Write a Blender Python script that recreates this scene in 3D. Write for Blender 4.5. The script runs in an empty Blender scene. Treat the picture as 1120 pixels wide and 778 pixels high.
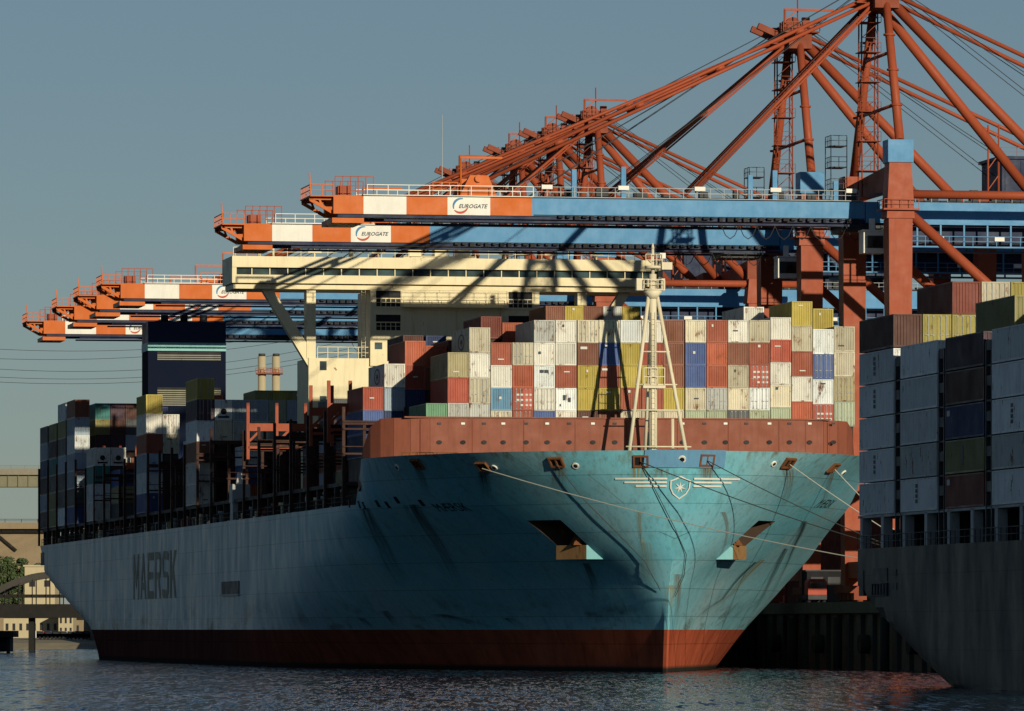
import bpy, bmesh, math, random
from mathutils import Vector, Matrix

# ------------------------------------------------------------------ camera, sky, sun
SC = bpy.context.scene
COL = SC.collection
R = math.radians
CAM_H, F_PX, HZ = 4.7, 6740.0, 689.0          # eye height, focal length and horizon (photo pixels)
cam_d = bpy.data.cameras.new('camera')
cam = bpy.data.objects.new('camera', cam_d)
COL.objects.link(cam)
cam.location = (0, 0, CAM_H)
cam.rotation_euler = (R(90), 0, 0)
cam_d.sensor_width = 36.0
cam_d.lens = F_PX / 1120.0 * 36.0
cam_d.shift_y = (HZ - 389.0) / 1120.0
cam_d.clip_start = 1.0
cam_d.clip_end = 40000
SC.camera = cam

SUN_AZ, SUN_EL = 26.5, 13.2                   # to the right of straight behind the camera, above the horizon
world = bpy.data.worlds.new('World')
SC.world = world
world.use_nodes = True
wn = world.node_tree
wn.nodes.clear()
w_out = wn.nodes.new('ShaderNodeOutputWorld')
w_bg = wn.nodes.new('ShaderNodeBackground')
w_sky = wn.nodes.new('ShaderNodeTexSky')
w_sky.sky_type = 'NISHITA'
w_sky.sun_disc = False
w_sky.sun_elevation = R(SUN_EL)
w_sky.sun_rotation = R(180 - SUN_AZ)
w_sky.air_density = 1.0
w_sky.dust_density = 0.1
w_sky.ozone_density = 2.4
w_hsv = wn.nodes.new('ShaderNodeHueSaturation')
w_hsv.inputs['Saturation'].default_value = 0.75
w_hsv.inputs['Hue'].default_value = 0.5
w_tint = wn.nodes.new('ShaderNodeMix')
w_tint.data_type = 'RGBA'
w_tint.blend_type = 'MULTIPLY'
w_tint.inputs[0].default_value = 1.0
w_tint.inputs[7].default_value = (0.55, 0.655, 0.78, 1)
w_bg.inputs['Strength'].default_value = 0.059
wn.links.new(w_sky.outputs[0], w_hsv.inputs['Color'])
wn.links.new(w_hsv.outputs[0], w_tint.inputs[6])
wn.links.new(w_tint.outputs[2], w_bg.inputs['Color'])
wn.links.new(w_bg.outputs[0], w_out.inputs['Surface'])

sun_d = bpy.data.lights.new('sun', 'SUN')
sun_d.energy = 4.2
sun_d.angle = R(0.5)
sun_d.color = (1.0, 0.90, 0.68)
sun = bpy.data.objects.new('sun', sun_d)
COL.objects.link(sun)
to_sun = Vector((math.sin(R(SUN_AZ)) * math.cos(R(SUN_EL)), -math.cos(R(SUN_AZ)) * math.cos(R(SUN_EL)), math.sin(R(SUN_EL))))
sun.rotation_euler = to_sun.to_track_quat('Z', 'Y').to_euler()
sun.location = (200, -200, 200)

SC.view_settings.view_transform = 'Standard'
SC.view_settings.look = 'None'
SC.view_settings.gamma = 1.0
SC.view_settings.use_curve_mapping = False
SC.view_settings.exposure = 0.0
SC.cycles.use_denoising = True
SC.cycles.max_bounces = 5
SC.cycles.diffuse_bounces = 2
SC.cycles.glossy_bounces = 3
SC.cycles.transmission_bounces = 2
SC.cycles.caustics_reflective = False
SC.cycles.caustics_refractive = False

# ------------------------------------------------------------------ the harbour frame: x towards the quay, y aft along the ship
TH = math.atan(1210.0 / 6740.0)
CT, ST = math.cos(TH), math.sin(TH)
BOW = Vector((17.2, 682.0, 0.0))


def W(x, y, z=0.0):
    return Vector((BOW.x + x * CT - y * ST, BOW.y + x * ST + y * CT, z))


def px_s(px, py, s):
    """photo pixel -> (x, z) on the plane y = s of the harbour frame"""
    k = (px - 560.0) / F_PX
    x = (k * (BOW.y + s * CT) - BOW.x + s * ST) / (CT - k * ST)
    return x, (HZ - py) * (BOW.y + x * ST + s * CT) / F_PX + CAM_H


def px_x(px, py, x):
    """photo pixel -> (s, z) on the plane x = const of the harbour frame"""
    k = (px - 560.0) / F_PX
    s = (BOW.x + x * CT - k * (BOW.y + x * ST)) / (ST + k * CT)
    return s, (HZ - py) * (BOW.y + x * ST + s * CT) / F_PX + CAM_H


# ------------------------------------------------------------------ materials
_mats = {}


def nodes_of(name):
    m = bpy.data.materials.new(name)
    m.use_nodes = True
    nt = m.node_tree
    b = nt.nodes['Principled BSDF']
    return m, nt, b


def N(nt, kind, **kw):
    n = nt.nodes.new(kind)
    for k, v in kw.items():
        if k.startswith('i_'):
            n.inputs[k[2:]].default_value = v
        else:
            setattr(n, k, v)
    return n


def mix_rgb(nt, fac, a, b, blend='MIX'):
    n = nt.nodes.new('ShaderNodeMix')
    n.data_type = 'RGBA'
    n.blend_type = blend
    for sock, v in ((n.inputs[0], fac), (n.inputs[6], a), (n.inputs[7], b)):
        if hasattr(v, 'is_output') or isinstance(v, bpy.types.NodeSocket):
            nt.links.new(v, sock)
        elif isinstance(v, (int, float)):
            sock.default_value = v
        else:
            sock.default_value = (*v, 1) if len(v) == 3 else v
    return n.outputs[2]


def ramp(nt, val, lo, hi, a=0.0, b=1.0):
    n = N(nt, 'ShaderNodeMapRange')
    n.clamp = True
    nt.links.new(val, n.inputs[0])
    n.inputs[1].default_value = lo
    n.inputs[2].default_value = hi
    n.inputs[3].default_value = a
    n.inputs[4].default_value = b
    return n.outputs[0]


def noise(nt, coord, scale, sx=1, sy=1, sz=1, detail=4, rough=0.6, offset=None):
    mp = N(nt, 'ShaderNodeMapping')
    mp.inputs['Scale'].default_value = (sx * scale, sy * scale, sz * scale)
    nt.links.new(coord, mp.inputs[0])
    if offset is not None:
        nt.links.new(offset, mp.inputs['Location'])
    t = N(nt, 'ShaderNodeTexNoise')
    t.inputs['Scale'].default_value = 1.0
    t.inputs['Detail'].default_value = detail
    t.inputs['Roughness'].default_value = rough
    nt.links.new(mp.outputs[0], t.inputs['Vector'])
    return t.outputs['Fac']


def paint(name, c, rough=0.5, wear=0.25, rust=0.0, streak=0.3, spread=0.0, metal=0.0, spec=0.15):
    """weathered paint: blotches, vertical rain streaks, rust freckles; colour varies a little per object"""
    if name in _mats:
        return _mats[name]
    m, nt, b = nodes_of(name)
    tc = N(nt, 'ShaderNodeTexCoord')
    oi = N(nt, 'ShaderNodeObjectInfo')
    off = N(nt, 'ShaderNodeVectorMath', operation='SCALE')
    off.inputs[0].default_value = (37.0, 91.0, 53.0)
    nt.links.new(oi.outputs['Random'], off.inputs['Scale'])
    co = tc.outputs['Object']
    n1 = noise(nt, co, 0.55, detail=5, offset=off.outputs[0])
    n2 = noise(nt, co, 2.2, 1, 1, 0.12, detail=4, offset=off.outputs[0])
    col = mix_rgb(nt, ramp(nt, n1, 0.35, 0.75, 0, wear), c, tuple(v * 0.6 + 0.004 for v in c))
    col = mix_rgb(nt, ramp(nt, n2, 0.48, 0.75, 0, streak), col, (c[0] * 0.45 + 0.02, c[1] * 0.42 + 0.015, c[2] * 0.4 + 0.01))
    if rust > 0:
        n3 = noise(nt, co, 1.3, 1, 1, 0.45, detail=7, rough=0.72, offset=off.outputs[0])
        col = mix_rgb(nt, ramp(nt, n3, 0.66 - 0.16 * rust, 0.72 - 0.1 * rust), col, (0.16, 0.065, 0.025))
    if spread > 0:
        hv = N(nt, 'ShaderNodeHueSaturation')
        nt.links.new(ramp(nt, oi.outputs['Random'], 0, 1, 1 - spread, 1 + spread), hv.inputs['Value'])
        nt.links.new(col, hv.inputs['Color'])
        col = hv.outputs[0]
    nt.links.new(col, b.inputs['Base Color'])
    nt.links.new(ramp(nt, n1, 0.3, 0.7, rough - 0.08, rough + 0.12), b.inputs['Roughness'])
    b.inputs['Metallic'].default_value = metal
    b.inputs['Specular IOR Level'].default_value = spec
    bp = N(nt, 'ShaderNodeBump')
    bp.inputs['Strength'].default_value = 0.15
    bp.inputs['Distance'].default_value = 0.04
    nt.links.new(n1, bp.inputs['Height'])
    nt.links.new(bp.outputs[0], b.inputs['Normal'])
    _mats[name] = m
    return m


CRED = paint('crane red paint', (0.33, 0.072, 0.032), 0.5, 0.16, 0.1, 0.3)
CRED_D = paint('crane red primer', (0.24, 0.056, 0.028), 0.6, 0.4, 0.2, 0.4)
CORANGE = paint('signal orange paint', (0.54, 0.118, 0.012), 0.45, 0.12, 0.0, 0.2)
CWHITE = paint('signal white paint', (0.74, 0.72, 0.66), 0.45, 0.15, 0.0, 0.15)
CBLUE = paint('crane blue paint', (0.08, 0.25, 0.46), 0.45, 0.1, 0.0, 0.2)
CNAVY = paint('dark blue paint', (0.013, 0.024, 0.065), 0.5, 0.25, 0.0, 0.2)
BLACK = paint('black paint', (0.012, 0.013, 0.017), 0.55, 0.3, 0.0, 0.2)
DGREY = paint('dark grey steel', (0.05, 0.052, 0.058), 0.55, 0.35, 0.1, 0.3)
LGREY = paint('light grey steel', (0.36, 0.38, 0.38), 0.5, 0.3, 0.15, 0.35)
CREAM = paint('cream superstructure paint', (0.78, 0.68, 0.44), 0.5, 0.16, 0.02, 0.22)
MASTC = paint('cream mast paint', (0.70, 0.62, 0.45), 0.5, 0.2, 0.12, 0.3)
BRICKRED = paint('brick red bulwark paint', (0.24, 0.074, 0.044), 0.55, 0.35, 0.3, 0.5)
DECKRED = paint('shade-dark rusty lashing steel', (0.055, 0.022, 0.016), 0.6, 0.5, 0.5, 0.5)  # rusty steel darkened to stand for the shade among the stacks
RUSTM = paint('rusty steel', (0.19, 0.075, 0.03), 0.75, 0.6, 0.6, 0.6)
RECESS = paint('shade-dark rusty recess', (0.045, 0.028, 0.018), 0.8, 0.4, 0.4, 0.3)  # colour darkened to stand for the shade inside the anchor recesses
RUSTY = paint('yellow rust streaked steel', (0.30, 0.17, 0.07), 0.7, 0.5, 0.75, 0.7)
HATCH = paint('dark deck steel', (0.055, 0.04, 0.036), 0.65, 0.4, 0.4, 0.4)
FBLACK = paint('funnel black', (0.007, 0.011, 0.026), 0.85, 0.1, 0.0, 0.1, spec=0.03)
TEAL = paint('teal funnel band', (0.24, 0.50, 0.50), 0.5, 0.15, 0.0, 0.2)
LOUV = paint('louvre grey', (0.26, 0.25, 0.19), 0.6, 0.3, 0.2, 0.3)
PLATE = paint('bulwark plate blue', (0.13, 0.30, 0.47), 0.45, 0.2, 0.12, 0.3)
ROPE_L = paint('pale rope', (0.42, 0.42, 0.36), 0.8, 0.2, 0, 0)
ROPE_D = paint('dark rope', (0.05, 0.055, 0.05), 0.85, 0.2, 0, 0)
CONC = paint('quay concrete', (0.10, 0.095, 0.085), 0.85, 0.5, 0.25, 0.6)
FENDER = paint('fender rubber', (0.018, 0.018, 0.02), 0.8, 0.3, 0, 0.2)
LETTER = paint('hull letter tan', (0.36, 0.31, 0.22), 0.6, 0.5, 0.2, 0.6)
LETTER_D = paint('hull letter dark', (0.012, 0.016, 0.02), 0.6, 0.3, 0, 0.2)
LWHITE = paint('emblem white', (0.78, 0.76, 0.68), 0.5, 0.2, 0, 0.25)
LOGO_B = paint('logo blue', (0.06, 0.20, 0.38), 0.5, 0, 0, 0)
LOGO_R = paint('logo red', (0.45, 0.07, 0.035), 0.5, 0, 0, 0)
LOGO_K = paint('logo ink', (0.03, 0.04, 0.06), 0.5, 0, 0, 0)


def glass():
    m, nt, b = nodes_of('window glass')
    b.inputs['Base Color'].default_value = (0.02, 0.03, 0.035, 1)
    b.inputs['Roughness'].default_value = 0.06
    b.inputs['Specular IOR Level'].default_value = 0.8
    tc = N(nt, 'ShaderNodeTexCoord')
    n = noise(nt, tc.outputs['Object'], 0.25, detail=2)
    nt.links.new(mix_rgb(nt, ramp(nt, n, 0.4, 0.6), (0.015, 0.02, 0.022), (0.06, 0.10, 0.105)), b.inputs['Base Color'])
    return m


GLASS = glass()


def hull_mat(name, top, boot, z_cut, fade_skylit, rust_amt, grime, z_rail, gloss=0.35):
    m, nt, b = nodes_of(name)
    tc = N(nt, 'ShaderNodeTexCoord')
    co = tc.outputs['Object']
    sep = N(nt, 'ShaderNodeSeparateXYZ')
    nt.links.new(co, sep.inputs[0])
    z = sep.outputs['Z']
    nbig = noise(nt, co, 0.05, detail=5)
    nst = noise(nt, co, 0.9, 1, 1, 0.05, detail=5, rough=0.65)
    nfine = noise(nt, co, 0.35, 1, 1, 0.35, detail=8, rough=0.7)
    # faded and sooted paint; paleness growing aft stands for sky light on the side
    fade_sky = N(nt, 'ShaderNodeMath', operation='MAXIMUM')
    nt.links.new(ramp(nt, nbig, 0.4, 0.75, 0, .7), fade_sky.inputs[0])
    nt.links.new(ramp(nt, sep.outputs['Y'], 45, 130), fade_sky.inputs[1])
    c_top = mix_rgb(nt, fade_sky.outputs[0], top, fade_skylit)
    c_top = mix_rgb(nt, ramp(nt, nst, 0.5, 0.78, 0, grime), c_top, (top[0] * 0.5 + 0.03, top[1] * 0.45 + 0.02, top[2] * 0.4 + 0.01))
    # rust weeping down from rails and seams
    rst = noise(nt, co, 0.42, 1, 1, 0.09, detail=7, rough=0.75)
    c_top = mix_rgb(nt, ramp(nt, rst, 0.64, 0.74, 0, rust_amt), c_top, (0.17, 0.10, 0.05))
    # rust runs below the rail
    rr = noise(nt, co, 0.8, 1, 1, 0.06, detail=6, rough=0.7)
    rb = N(nt, 'ShaderNodeMath', operation='MULTIPLY')
    nt.links.new(ramp(nt, z, z_rail, z_rail + 4.2), rb.inputs[0])
    nt.links.new(ramp(nt, rr, 0.50, 0.68), rb.inputs[1])
    c_top = mix_rgb(nt, rb.outputs[0], c_top, (0.15, 0.14, 0.07))
    # fine vertical dirt runs
    vs_ = noise(nt, co, 2.6, 1, 1, 0.03, detail=4, rough=0.6)
    c_top = mix_rgb(nt, ramp(nt, vs_, 0.52, 0.72, 0, grime * 0.8), c_top, (top[0] * 0.35 + .02, top[1] * 0.4, top[2] * 0.4))
    # algae and scuffing just above the boot top (a dirt band with a shape of its own)
    scf = noise(nt, co, 0.3, 0.35, 0.35, 1.0, detail=6, rough=0.7)
    band = N(nt, 'ShaderNodeMath', operation='MULTIPLY')
    nt.links.new(ramp(nt, z, z_cut + 5.0, z_cut + 0.3), band.inputs[0])
    nt.links.new(ramp(nt, scf, 0.5, 0.66), band.inputs[1])
    c_top = mix_rgb(nt, band.outputs[0], c_top, (0.05, 0.07, 0.045))
    c_boot = mix_rgb(nt, ramp(nt, nfine, 0.38, 0.68), boot, (boot[0] * 0.55, boot[1] * 0.5, boot[2] * 0.5))
    scr = noise(nt, co, 1.6, 0.4, 0.4, 1.0, detail=8, rough=0.8)
    c_boot = mix_rgb(nt, ramp(nt, scr, 0.64, 0.70, 0, 0.45), c_boot, (0.42, 0.22, 0.16))
    c_boot = mix_rgb(nt, ramp(nt, sep.outputs['Y'], 20, 150, 0, .8), c_boot, (0.032, 0.026, 0.026))  # boot colour darkened aft to stand for the shaded side
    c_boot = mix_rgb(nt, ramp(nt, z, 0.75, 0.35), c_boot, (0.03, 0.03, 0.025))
    cut = N(nt, 'ShaderNodeMath', operation='GREATER_THAN')
    cut.inputs[1].default_value = z_cut
    nt.links.new(z, cut.inputs[0])
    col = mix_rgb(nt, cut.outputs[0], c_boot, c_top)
    # plate seams
    mp = N(nt, 'ShaderNodeCombineXYZ')
    nt.links.new(sep.outputs['Y'], mp.inputs[0])
    nt.links.new(z, mp.inputs[1])
    br = N(nt, 'ShaderNodeTexBrick')
    br.offset = 0.37
    br.inputs['Scale'].default_value = 1.0
    br.inputs['Brick Width'].default_value = 11.0
    br.inputs['Row Height'].default_value = 3.1
    br.inputs['Mortar Size'].default_value = 0.05
    br.inputs['Mortar Smooth'].default_value = 0.6
    br.inputs['Color1'].default_value = (1, 1, 1, 1)
    br.inputs['Color2'].default_value = (0.86, 0.88, 0.9, 1)
    br.inputs['Mortar'].default_value = (0.42, 0.42, 0.42, 1)
    nt.links.new(mp.outputs[0], br.inputs['Vector'])
    col = mix_rgb(nt, 0.8, col, br.outputs['Color'], 'MULTIPLY')
    nt.links.new(col, b.inputs['Base Color'])
    rgh = N(nt, 'ShaderNodeMath', operation='ADD')
    nt.links.new(ramp(nt, nfine, 0.3, 0.7, 0.36, 0.58), rgh.inputs[0])
    nt.links.new(ramp(nt, cut.outputs[0], 0, 1, 0.4, 0.0), rgh.inputs[1])
    nt.links.new(rgh.outputs[0], b.inputs['Roughness'])
    nt.links.new(ramp(nt, cut.outputs[0], 0, 1, 0.0, gloss), b.inputs['Specular IOR Level'])
    bp = N(nt, 'ShaderNodeBump')
    bp.inputs['Strength'].default_value = 0.25
    bp.inputs['Distance'].default_value = 0.12
    nb = noise(nt, co, 0.22, 1, 1, 0.8, detail=2)
    nt.links.new(nb, bp.inputs['Height'])
    nt.links.new(bp.outputs[0], b.inputs['Normal'])
    return m


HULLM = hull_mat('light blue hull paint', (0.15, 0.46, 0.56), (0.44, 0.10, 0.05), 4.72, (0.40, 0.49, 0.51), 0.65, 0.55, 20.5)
HULLR = hull_mat('dark grey hull paint', (0.034, 0.037, 0.041), (0.03, 0.03, 0.033), -0.4, (0.045, 0.047, 0.05), 0.3, 0.5, 9.5, 0.06)


def water_mat():
    m, nt, b = nodes_of('harbour water')
    b.inputs['Base Color'].default_value = (0.012, 0.034, 0.055, 1)
    b.inputs['Roughness'].default_value = 0.1
    b.inputs['Specular IOR Level'].default_value = 0.5
    b.inputs['IOR'].default_value = 1.33
    tc = N(nt, 'ShaderNodeTexCoord')
    co = tc.outputs['Object']
    ys = []
    for (sc, sy, w) in ((2.6, 0.05, 0.40), (1.0, 0.06, 0.30), (0.10, 0.12, 0.12)):
        n = noise(nt, co, sc, 1.0, sy, 1, detail=3, rough=0.6)
        ys.append(ramp(nt, n, 0.25, 0.75, -w, w))
    ad = N(nt, 'ShaderNodeMath', operation='ADD')
    nt.links.new(ys[0], ad.inputs[0]); nt.links.new(ys[1], ad.inputs[1])
    ad2 = N(nt, 'ShaderNodeMath', operation='ADD')
    nt.links.new(ad.outputs[0], ad2.inputs[0]); nt.links.new(ys[2], ad2.inputs[1])
    n = noise(nt, co, 1.6, 1.0, 0.06, 1, detail=3)
    cx = N(nt, 'ShaderNodeCombineXYZ')
    nt.links.new(ramp(nt, n, 0.25, 0.75, -0.3, 0.3), cx.inputs[0])
    calm = noise(nt, co, 0.03, 1.0, 0.35, 1, detail=3, rough=0.6)
    ml = N(nt, 'ShaderNodeMath', operation='MULTIPLY')
    nt.links.new(ad2.outputs[0], ml.inputs[0])
    nt.links.new(ramp(nt, calm, 0.35, 0.65, 0.55, 1.2), ml.inputs[1])
    nt.links.new(ml.outputs[0], cx.inputs[1])
    cx.inputs[2].default_value = 1.0
    nm = N(nt, 'ShaderNodeVectorMath', operation='NORMALIZE')
    nt.links.new(cx.outputs[0], nm.inputs[0])
    nt.links.new(nm.outputs[0], b.inputs['Normal'])
    return m


def ground_mat(name, c1, c2, sc):
    m, nt, b = nodes_of(name)
    tc = N(nt, 'ShaderNodeTexCoord')
    n = noise(nt, tc.outputs['Object'], sc, detail=8, rough=0.7)
    nt.links.new(mix_rgb(nt, ramp(nt, n, 0.35, 0.65), c1, c2), b.inputs['Base Color'])
    b.inputs['Roughness'].default_value = 0.9
    return m


def leaf_mat(name, c):
    m, nt, b = nodes_of(name)
    tc = N(nt, 'ShaderNodeTexCoord')
    n = noise(nt, tc.outputs['Object'], 0.5, detail=5)
    nt.links.new(mix_rgb(nt, ramp(nt, n, 0.35, 0.65), c, tuple(v * 1.7 for v in c)), b.inputs['Base Color'])
    b.inputs['Roughness'].default_value = 0.7
    return m


# ------------------------------------------------------------------ mesh builder
class MB:
    def __init__(self):
        self.v, self.f, self.m, self.s = [], [], [], []

    def face(self, idx, mi=0, smooth=False):
        self.f.append(tuple(idx)); self.m.append(mi); self.s.append(smooth)

    def hexa(self, p, mi=0):
        """p: 8 corners, bottom ring then top ring"""
        n = len(self.v)
        self.v += [tuple(q) for q in p]
        for q in ((3, 2, 1, 0), (4, 5, 6, 7), (0, 1, 5, 4), (1, 2, 6, 5), (2, 3, 7, 6), (3, 0, 4, 7)):
            self.face([n + i for i in q], mi)
        return self

    def box(self, x0, x1, y0, y1, z0, z1, mi=0):
        return self.hexa([(x0, y0, z0), (x1, y0, z0), (x1, y1, z0), (x0, y1, z0),
                          (x0, y0, z1), (x1, y0, z1), (x1, y1, z1), (x0, y1, z1)], mi)

    def taper(self, a, b, mi=0):
        """a, b = (cx, cy, z, half x, half y) bottom and top"""
        p = []
        for cx, cy, z, hx, hy in (a, b):
            p += [(cx - hx, cy - hy, z), (cx + hx, cy - hy, z), (cx + hx, cy + hy, z), (cx - hx, cy + hy, z)]
        return self.hexa(p, mi)

    def tube(self, p, q, r, n=8, mi=0, r2=None, caps=True):
        p, q = Vector(p), Vector(q)
        d = (q - p)
        if d.length < 1e-6:
            return self
        d.normalize()
        u = d.orthogonal().normalized()
        w = d.cross(u)
        r2 = r if r2 is None else r2
        b = len(self.v)
        for c, rr in ((p, r), (q, r2)):
            for k in range(n):
                a = 2 * math.pi * k / n
                self.v.append(tuple(c + (u * math.cos(a) + w * math.sin(a)) * rr))
        for k in range(n):
            j = (k + 1) % n
            self.face((b + k, b + j, b + n + j, b + n + k), mi, n > 5)
        if caps:
            self.face([b + k for k in range(n)][::-1], mi)
            self.face([b + n + k for k in range(n)], mi)
        return self

    def path(self, pts, r, n=6, mi=0):
        for a, b in zip(pts[:-1], pts[1:]):
            self.tube(a, b, r, n, mi)
        return self

    def beam(self, p, q, w, h, mi=0):
        """rectangular bar: w across (horizontal), h high"""
        p, q = Vector(p), Vector(q)
        d = (q - p).normalized()
        side = d.cross(Vector((0, 0, 1)))
        if side.length < 1e-4:
            side = Vector((1, 0, 0))
        side.normalize()
        up = side.cross(d)
        s, u = side * w / 2, up * h / 2
        return self.hexa([p - s - u, p + s - u, q + s - u, q - s - u, p - s + u, p + s + u, q + s + u, q - s + u], mi)

    def prism(self, poly, y0, y1, mi=0):
        """polygon in (x, z) extruded along y"""
        n, b = len(poly), len(self.v)
        self.v += [(x, y0, z) for x, z in poly] + [(x, y1, z) for x, z in poly]
        self.face([b + i for i in range(n)], mi)
        self.face([b + n + i for i in range(n)][::-1], mi)
        for i in range(n):
            j = (i + 1) % n
            self.face((b + j, b + i, b + n + i, b + n + j), mi)
        return self

    def rail(self, p, q, h=1.1, step=2.0, r=0.045, mi=0):
        p, q = Vector(p), Vector(q)
        n = max(1, int((q - p).length / step))
        up = Vector((0, 0, h))
        for i in range(n + 1):
            c = p.lerp(q, i / n)
            self.tube(c, c + up, r, 4, mi, caps=False)
        self.tube(p + up, q + up, r, 4, mi, caps=False)
        self.tube(p + up * 0.5, q + up * 0.5, r * 0.8, 4, mi, caps=False)
        return self

    def mesh(self, name, mats):
        me = bpy.data.meshes.new(name)
        me.from_pydata(self.v, [], self.f)
        for m in mats:
            me.materials.append(m)
        if len(mats) > 1:
            me.polygons.foreach_set('material_index', self.m)
        me.polygons.foreach_set('use_smooth', self.s)
        me.update()
        return me

    def build(self, name, mats, parent=None, loc=(0, 0, 0), rz=0.0, off=None):
        if off is not None:
            self.v = [(x - off[0], y - off[1], z - off[2]) for x, y, z in self.v]
        if not isinstance(mats, (list, tuple)):
            mats = [mats]
        return link(name, self.mesh(name, mats), parent, loc, rz)


def link(name, data, parent=None, loc=(0, 0, 0), rz=0.0):
    o = bpy.data.objects.new(name, data)
    COL.objects.link(o)
    if parent is not None:
        o.parent = parent
    o.location = loc
    o.rotation_euler = (0, 0, rz)
    return o


def tag(o, label, cat, group=None):
    o['label'] = label
    o['category'] = cat
    if group:
        o['group'] = group
    return o


def thing(name, label, cat, loc, rz=0.0, group=None):
    return tag(link(name, None, None, loc, rz), label, cat, group)


def struct(name, mb, mats):
    o = mb.build(name, mats)
    o['kind'] = 'structure'
    return o


def text_geo(body, size=1.0, shear=0.0, bold=0.0):
    cu = bpy.data.curves.new('lettering', 'FONT')
    cu.body = body
    cu.size = size
    cu.shear = shear
    cu.offset = bold
    cu.align_x = 'CENTER'
    cu.align_y = 'CENTER'
    cu.resolution_u = 2
    ob = bpy.data.objects.new('lettering', cu)
    COL.objects.link(ob)
    dg = bpy.context.evaluated_depsgraph_get()
    me = bpy.data.meshes.new_from_object(ob.evaluated_get(dg))
    vs = [v.co.copy() for v in me.vertices]
    fs = [tuple(p.vertices) for p in me.polygons]
    bpy.data.objects.remove(ob)
    bpy.data.meshes.remove(me)
    bpy.data.curves.remove(cu)
    xs = [v.x for v in vs]
    ys = [v.y for v in vs]
    cx, cy = (min(xs) + max(xs)) / 2, (min(ys) + max(ys)) / 2
    return [(v.x - cx, v.y - cy) for v in vs], fs, max(xs) - min(xs), max(ys) - min(ys)


ORD = ['', 'first', 'second', 'third', 'fourth', 'fifth', 'sixth', 'seventh', 'eighth', 'ninth', 'tenth', 'eleventh', 'twelfth',
       'thirteenth', 'fourteenth', 'fifteenth', 'sixteenth', 'seventeenth', 'eighteenth', 'nineteenth', 'twentieth',
       'twenty-first', 'twenty-second', 'twenty-third']

# ------------------------------------------------------------------ setting: water, quay, far shore
mb = MB()
mb.v = [(-9000, -300, 0), (9000, -300, 0), (9000, 14000, 0), (-9000, 14000, 0)]
mb.face((0, 1, 2, 3))
struct('water', mb, water_mat())

QZ = 7.8
mb = MB()
mb.hexa([W(33, -420, -3), W(900, -420, -3), W(900, 900, -3), W(33, 900, -3), W(33, -420, QZ), W(900, -420, QZ), W(900, 900, QZ), W(33, 900, QZ)])
struct('quay', mb, CONC)

mb = MB()
SHORE = 1500
mb.v = [(-3000, SHORE, -1), (60, SHORE, -1), (60, SHORE + 12, 1.4), (-3000, SHORE + 12, 1.4), (60, SHORE + 90, 2.6), (-3000, SHORE + 90, 2.6),
        (60, 9000, 3.2), (-3000, 9000, 3.2)]
mb.face((0, 1, 2, 3)); mb.face((3, 2, 4, 5)); mb.face((5, 4, 6, 7))
struct('far_shore', mb, ground_mat('sandy bank', (0.33, 0.27, 0.17), (0.22, 0.19, 0.12), 0.15))

# quay edge furniture
qw = thing('quay_wall', 'dark concrete quay wall with fender piles behind the bow', 'quay wall', W(33, 40, 0), TH)
mb = MB().box(-1.3, -0.06, -460, 560, QZ - 1.1, QZ + 0.25)
mb.build('coping_beam', CONC, qw)
for k in range(40):
    y = -420 + k * 24
    MB().tube((-1.5, y, -2), (-1.5, y, QZ - 1.6), 0.55, 8).build('fender_pile', FENDER, qw)
    MB().tube((-1.7, y + 12, 3.0), (-0.1, y + 12, 3.0), 1.15, 12).build('fender', FENDER, qw)
mb = MB()
for k in range(170):
    y = -458 + k * 6
    mb.box(-0.55, -0.05, y, y + 2.4, -2, QZ - 1.3)
mb.build('sheet_piling', DGREY, qw)

# ------------------------------------------------------------------ hull shapes
def pchip(xs, ys):
    n = len(xs)
    h = [xs[i + 1] - xs[i] for i in range(n - 1)]
    d = [(ys[i + 1] - ys[i]) / h[i] for i in range(n - 1)]
    m = [0.0] * n
    m[0], m[-1] = d[0], d[-1]
    for i in range(1, n - 1):
        if d[i - 1] * d[i] <= 0:
            m[i] = 0.0
        else:
            w1, w2 = 2 * h[i] + h[i - 1], h[i] + 2 * h[i - 1]
            m[i] = (w1 + w2) / (w1 / d[i - 1] + w2 / d[i])

    def f(x):
        if x <= xs[0]:
            return ys[0]
        if x >= xs[-1]:
            return ys[-1]
        i = 0
        while x > xs[i + 1]:
            i += 1
        t = (x - xs[i]) / h[i]
        t2, t3 = t * t, t * t * t
        return ((2 * t3 - 3 * t2 + 1) * ys[i] + (t3 - 2 * t2 + t) * h[i] * m[i]
                + (-2 * t3 + 3 * t2) * ys[i + 1] + (t3 - t2) * h[i] * m[i + 1])
    return f


LEV = [-1.5, 4.7, 9.6, 13.7, 19.5, 24.3]
S0V = [1.0, 0.0, -1.0, -3.5, -6.5, -8.5]
BT = [
    [(1, 0), (10, 2.7), (30, 8.9), (60, 17), (100, 25), (130, 29), (150, 29.5)],
    [(0, 0), (10, 3.7), (25, 9.6), (35, 13.7), (50, 19.4), (70, 23.8), (100, 28), (130, 29.5)],
    [(-1, 0), (1, 1.8), (6, 4.3), (15, 8.7), (25, 13.7), (35, 18.7), (50, 24.2), (70, 27.5), (95, 29.2), (120, 29.5)],
    [(-3.5, 0), (-1.5, 3.6), (2, 6.4), (8, 9.8), (15, 13.7), (25, 18.8), (35, 23.4), (45, 26.8), (65, 29), (90, 29.5)],
    [(-6.5, 0), (-5, 5.4), (-2, 9.3), (6, 15.8), (14, 20.8), (22, 25), (32, 28.4), (45, 29.5)],
    [(-8.5, 0), (-7, 8), (-3, 15), (3, 20.5), (10, 24.5), (20, 28), (29, 29.5)],
]
s0f = pchip(LEV, S0V)
EXPO = [1.0, 1.0, 0.85, 0.65, 0.5, 0.5]
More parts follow.
